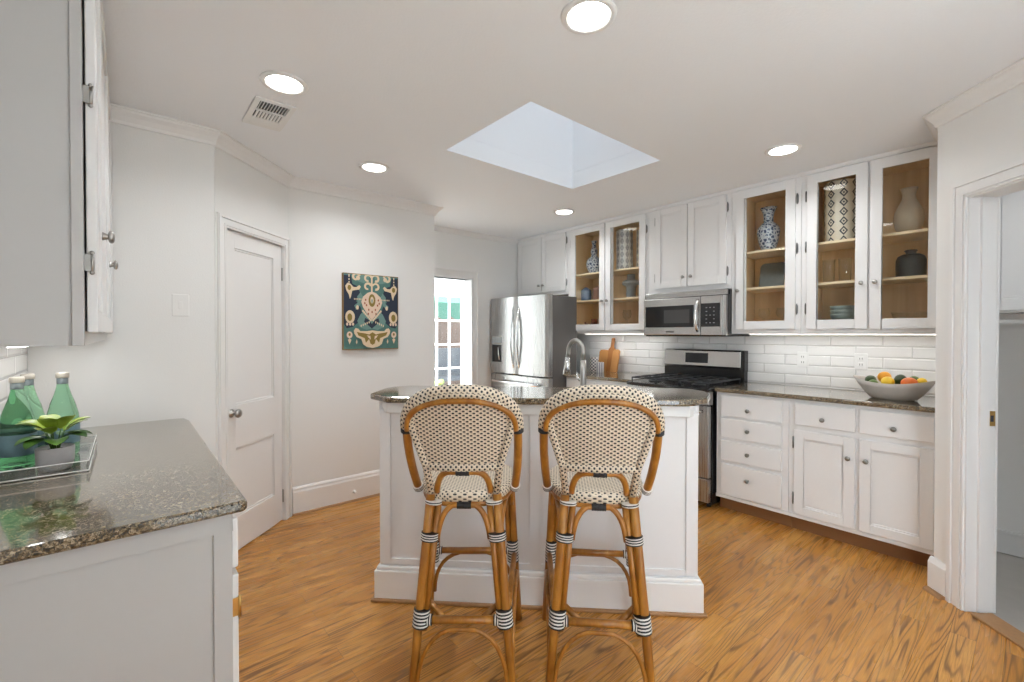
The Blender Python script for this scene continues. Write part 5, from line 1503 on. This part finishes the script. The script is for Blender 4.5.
def bottle(label, x, y):
    t = thing('glass_bottle', label, 'bottle', (x, y, CT + .0062), 0, 'green bottles on the tray')
    z0 = CT + .0062; c = (x, y, z0)
    MB().lathe([(.001, .006), (.030, .0), (.041, .002), (.045, .010), (.0455, .03), (.0455, .125), (.043, .150), (.034, .190), (.023, .225), (.0165, .252), (.0145, .270), (.0145, .284), (.001, .284)], c, 36).build('glass', 'bottle', t)
    MB().lathe([(.0459, .045), (.0463, .046), (.0463, .114), (.0459, .115)], c, 36).build('label', 'label', t)
    MB().lathe([(.0152, .262), (.0160, .263), (.0158, .284), (.0150, .285)], c, 24).build('neck_foil', 'cap_band', t)
    MB().lathe([(.0165, .284), (.0185, .285), (.0185, .300), (.017, .303), (.001, .304)], c, 24, wob=lambda a, i: 1 + .012 * cos(18 * a)).build('cap', 'cap', t)
    return t
b0 = bottle('green glass bottle at the front left of the tray, nearest the camera', -.280, 2.215)
dup(b0, (-.272, 2.360, CT + .0062), 0, 'green glass bottle at the back left of the tray, partly hidden')
dup(b0, (-.182, 2.345, CT + .0062), 0, 'green glass bottle at the right of the tray behind the plant')
pc = Vector((-.182, 2.108, CT + .0062))
t = thing('potted_plant', 'small broad-leaved plant in a grey pot on the tray', 'plant', pc)
MB().lathe([(.001, 0), (.036, 0), (.040, .004), (.046, .028), (.0475, .074), (.045, .076), (.043, .070), (.001, .066)], pc, 32).build('pot', 'ceramic_grey', t)
MB().lathe([(.043, .067), (.001, .0685)], pc, 24).build('soil', 'soil', t)
def leaf(b, base, az, el, ln, wd, bend=.5):
    az_ = Vector((cos(az), sin(az), 0)); n = 8; pos = Vector(base); rows = []
    for i in range(n + 1):
        f = i / n; e = el - bend * f * 1.6
        d = az_ * cos(e) + Vector((0, 0, 1)) * sin(e)
        sidev = Vector((-sin(az), cos(az), 0)); nrm = sidev.cross(d) * -1
        wdt = wd * (sin(pi * min(1, f * .93 + .05)) ** .75) if f > .02 else .001
        if i == n: wdt = .001
        rows.append((pos.copy(), sidev, nrm, wdt)); pos = pos + d * (ln / n)
    vs = []
    for k in (1, -1):
        for (p, s_, nn, wdt) in rows:
            vs += [p + s_ * wdt + nn * (wdt * .25) + nn * .0006 * k, p + nn * .0006 * k, p - s_ * wdt + nn * (wdt * .25) + nn * .0006 * k]
    m = (n + 1) * 3; fs = []
    for o in (0, m):
        for i in range(n):
            for j in (0, 1): fs.append((o + i * 3 + j, o + i * 3 + j + 1, o + (i + 1) * 3 + j + 1, o + (i + 1) * 3 + j))
    b.add(vs, fs, 0, True)
crn = pc + Vector((0, 0, .07))
LV = [(-2.3, .15, .070, .026, .034), (-.55, .35, .070, .024, .036), (.6, .75, .075, .026, .050), (1.9, .95, .075, .026, .062), (2.75, .80, .080, .026, .060), (3.5, .25, .072, .026, .036), (-1.45, .30, .070, .030, .030), (-.1, .30, .070, .021, .040), (4.4, 1.05, .070, .024, .066), (1.2, .30, .070, .022, .036), (-2.95, .85, .075, .026, .058), (-.9, 1.10, .072, .026, .064), (2.2, .25, .070, .024, .036), (.1, .85, .072, .024, .058), (-1.9, .75, .072, .026, .052)]
for (az, el, ln, wd, hh) in LV:
    r0 = Vector((cos(az), sin(az), 0)) * .008
    st = crn + r0; tp = st + Vector((cos(az), sin(az), 0)) * .016 + Vector((0, 0, hh))
    b = MB(); leaf(b, tp, az, el, ln, wd, .55)
    lf = b.build('leaf', 'leaf' if el < .7 else 'leaf_pale', t, weld=False)
    MB().tube([st - Vector((0, 0, .006)), st.lerp(tp, .5) + Vector((0, 0, .004)), tp], .0018, 6).build('stem', 'leaf', lf)
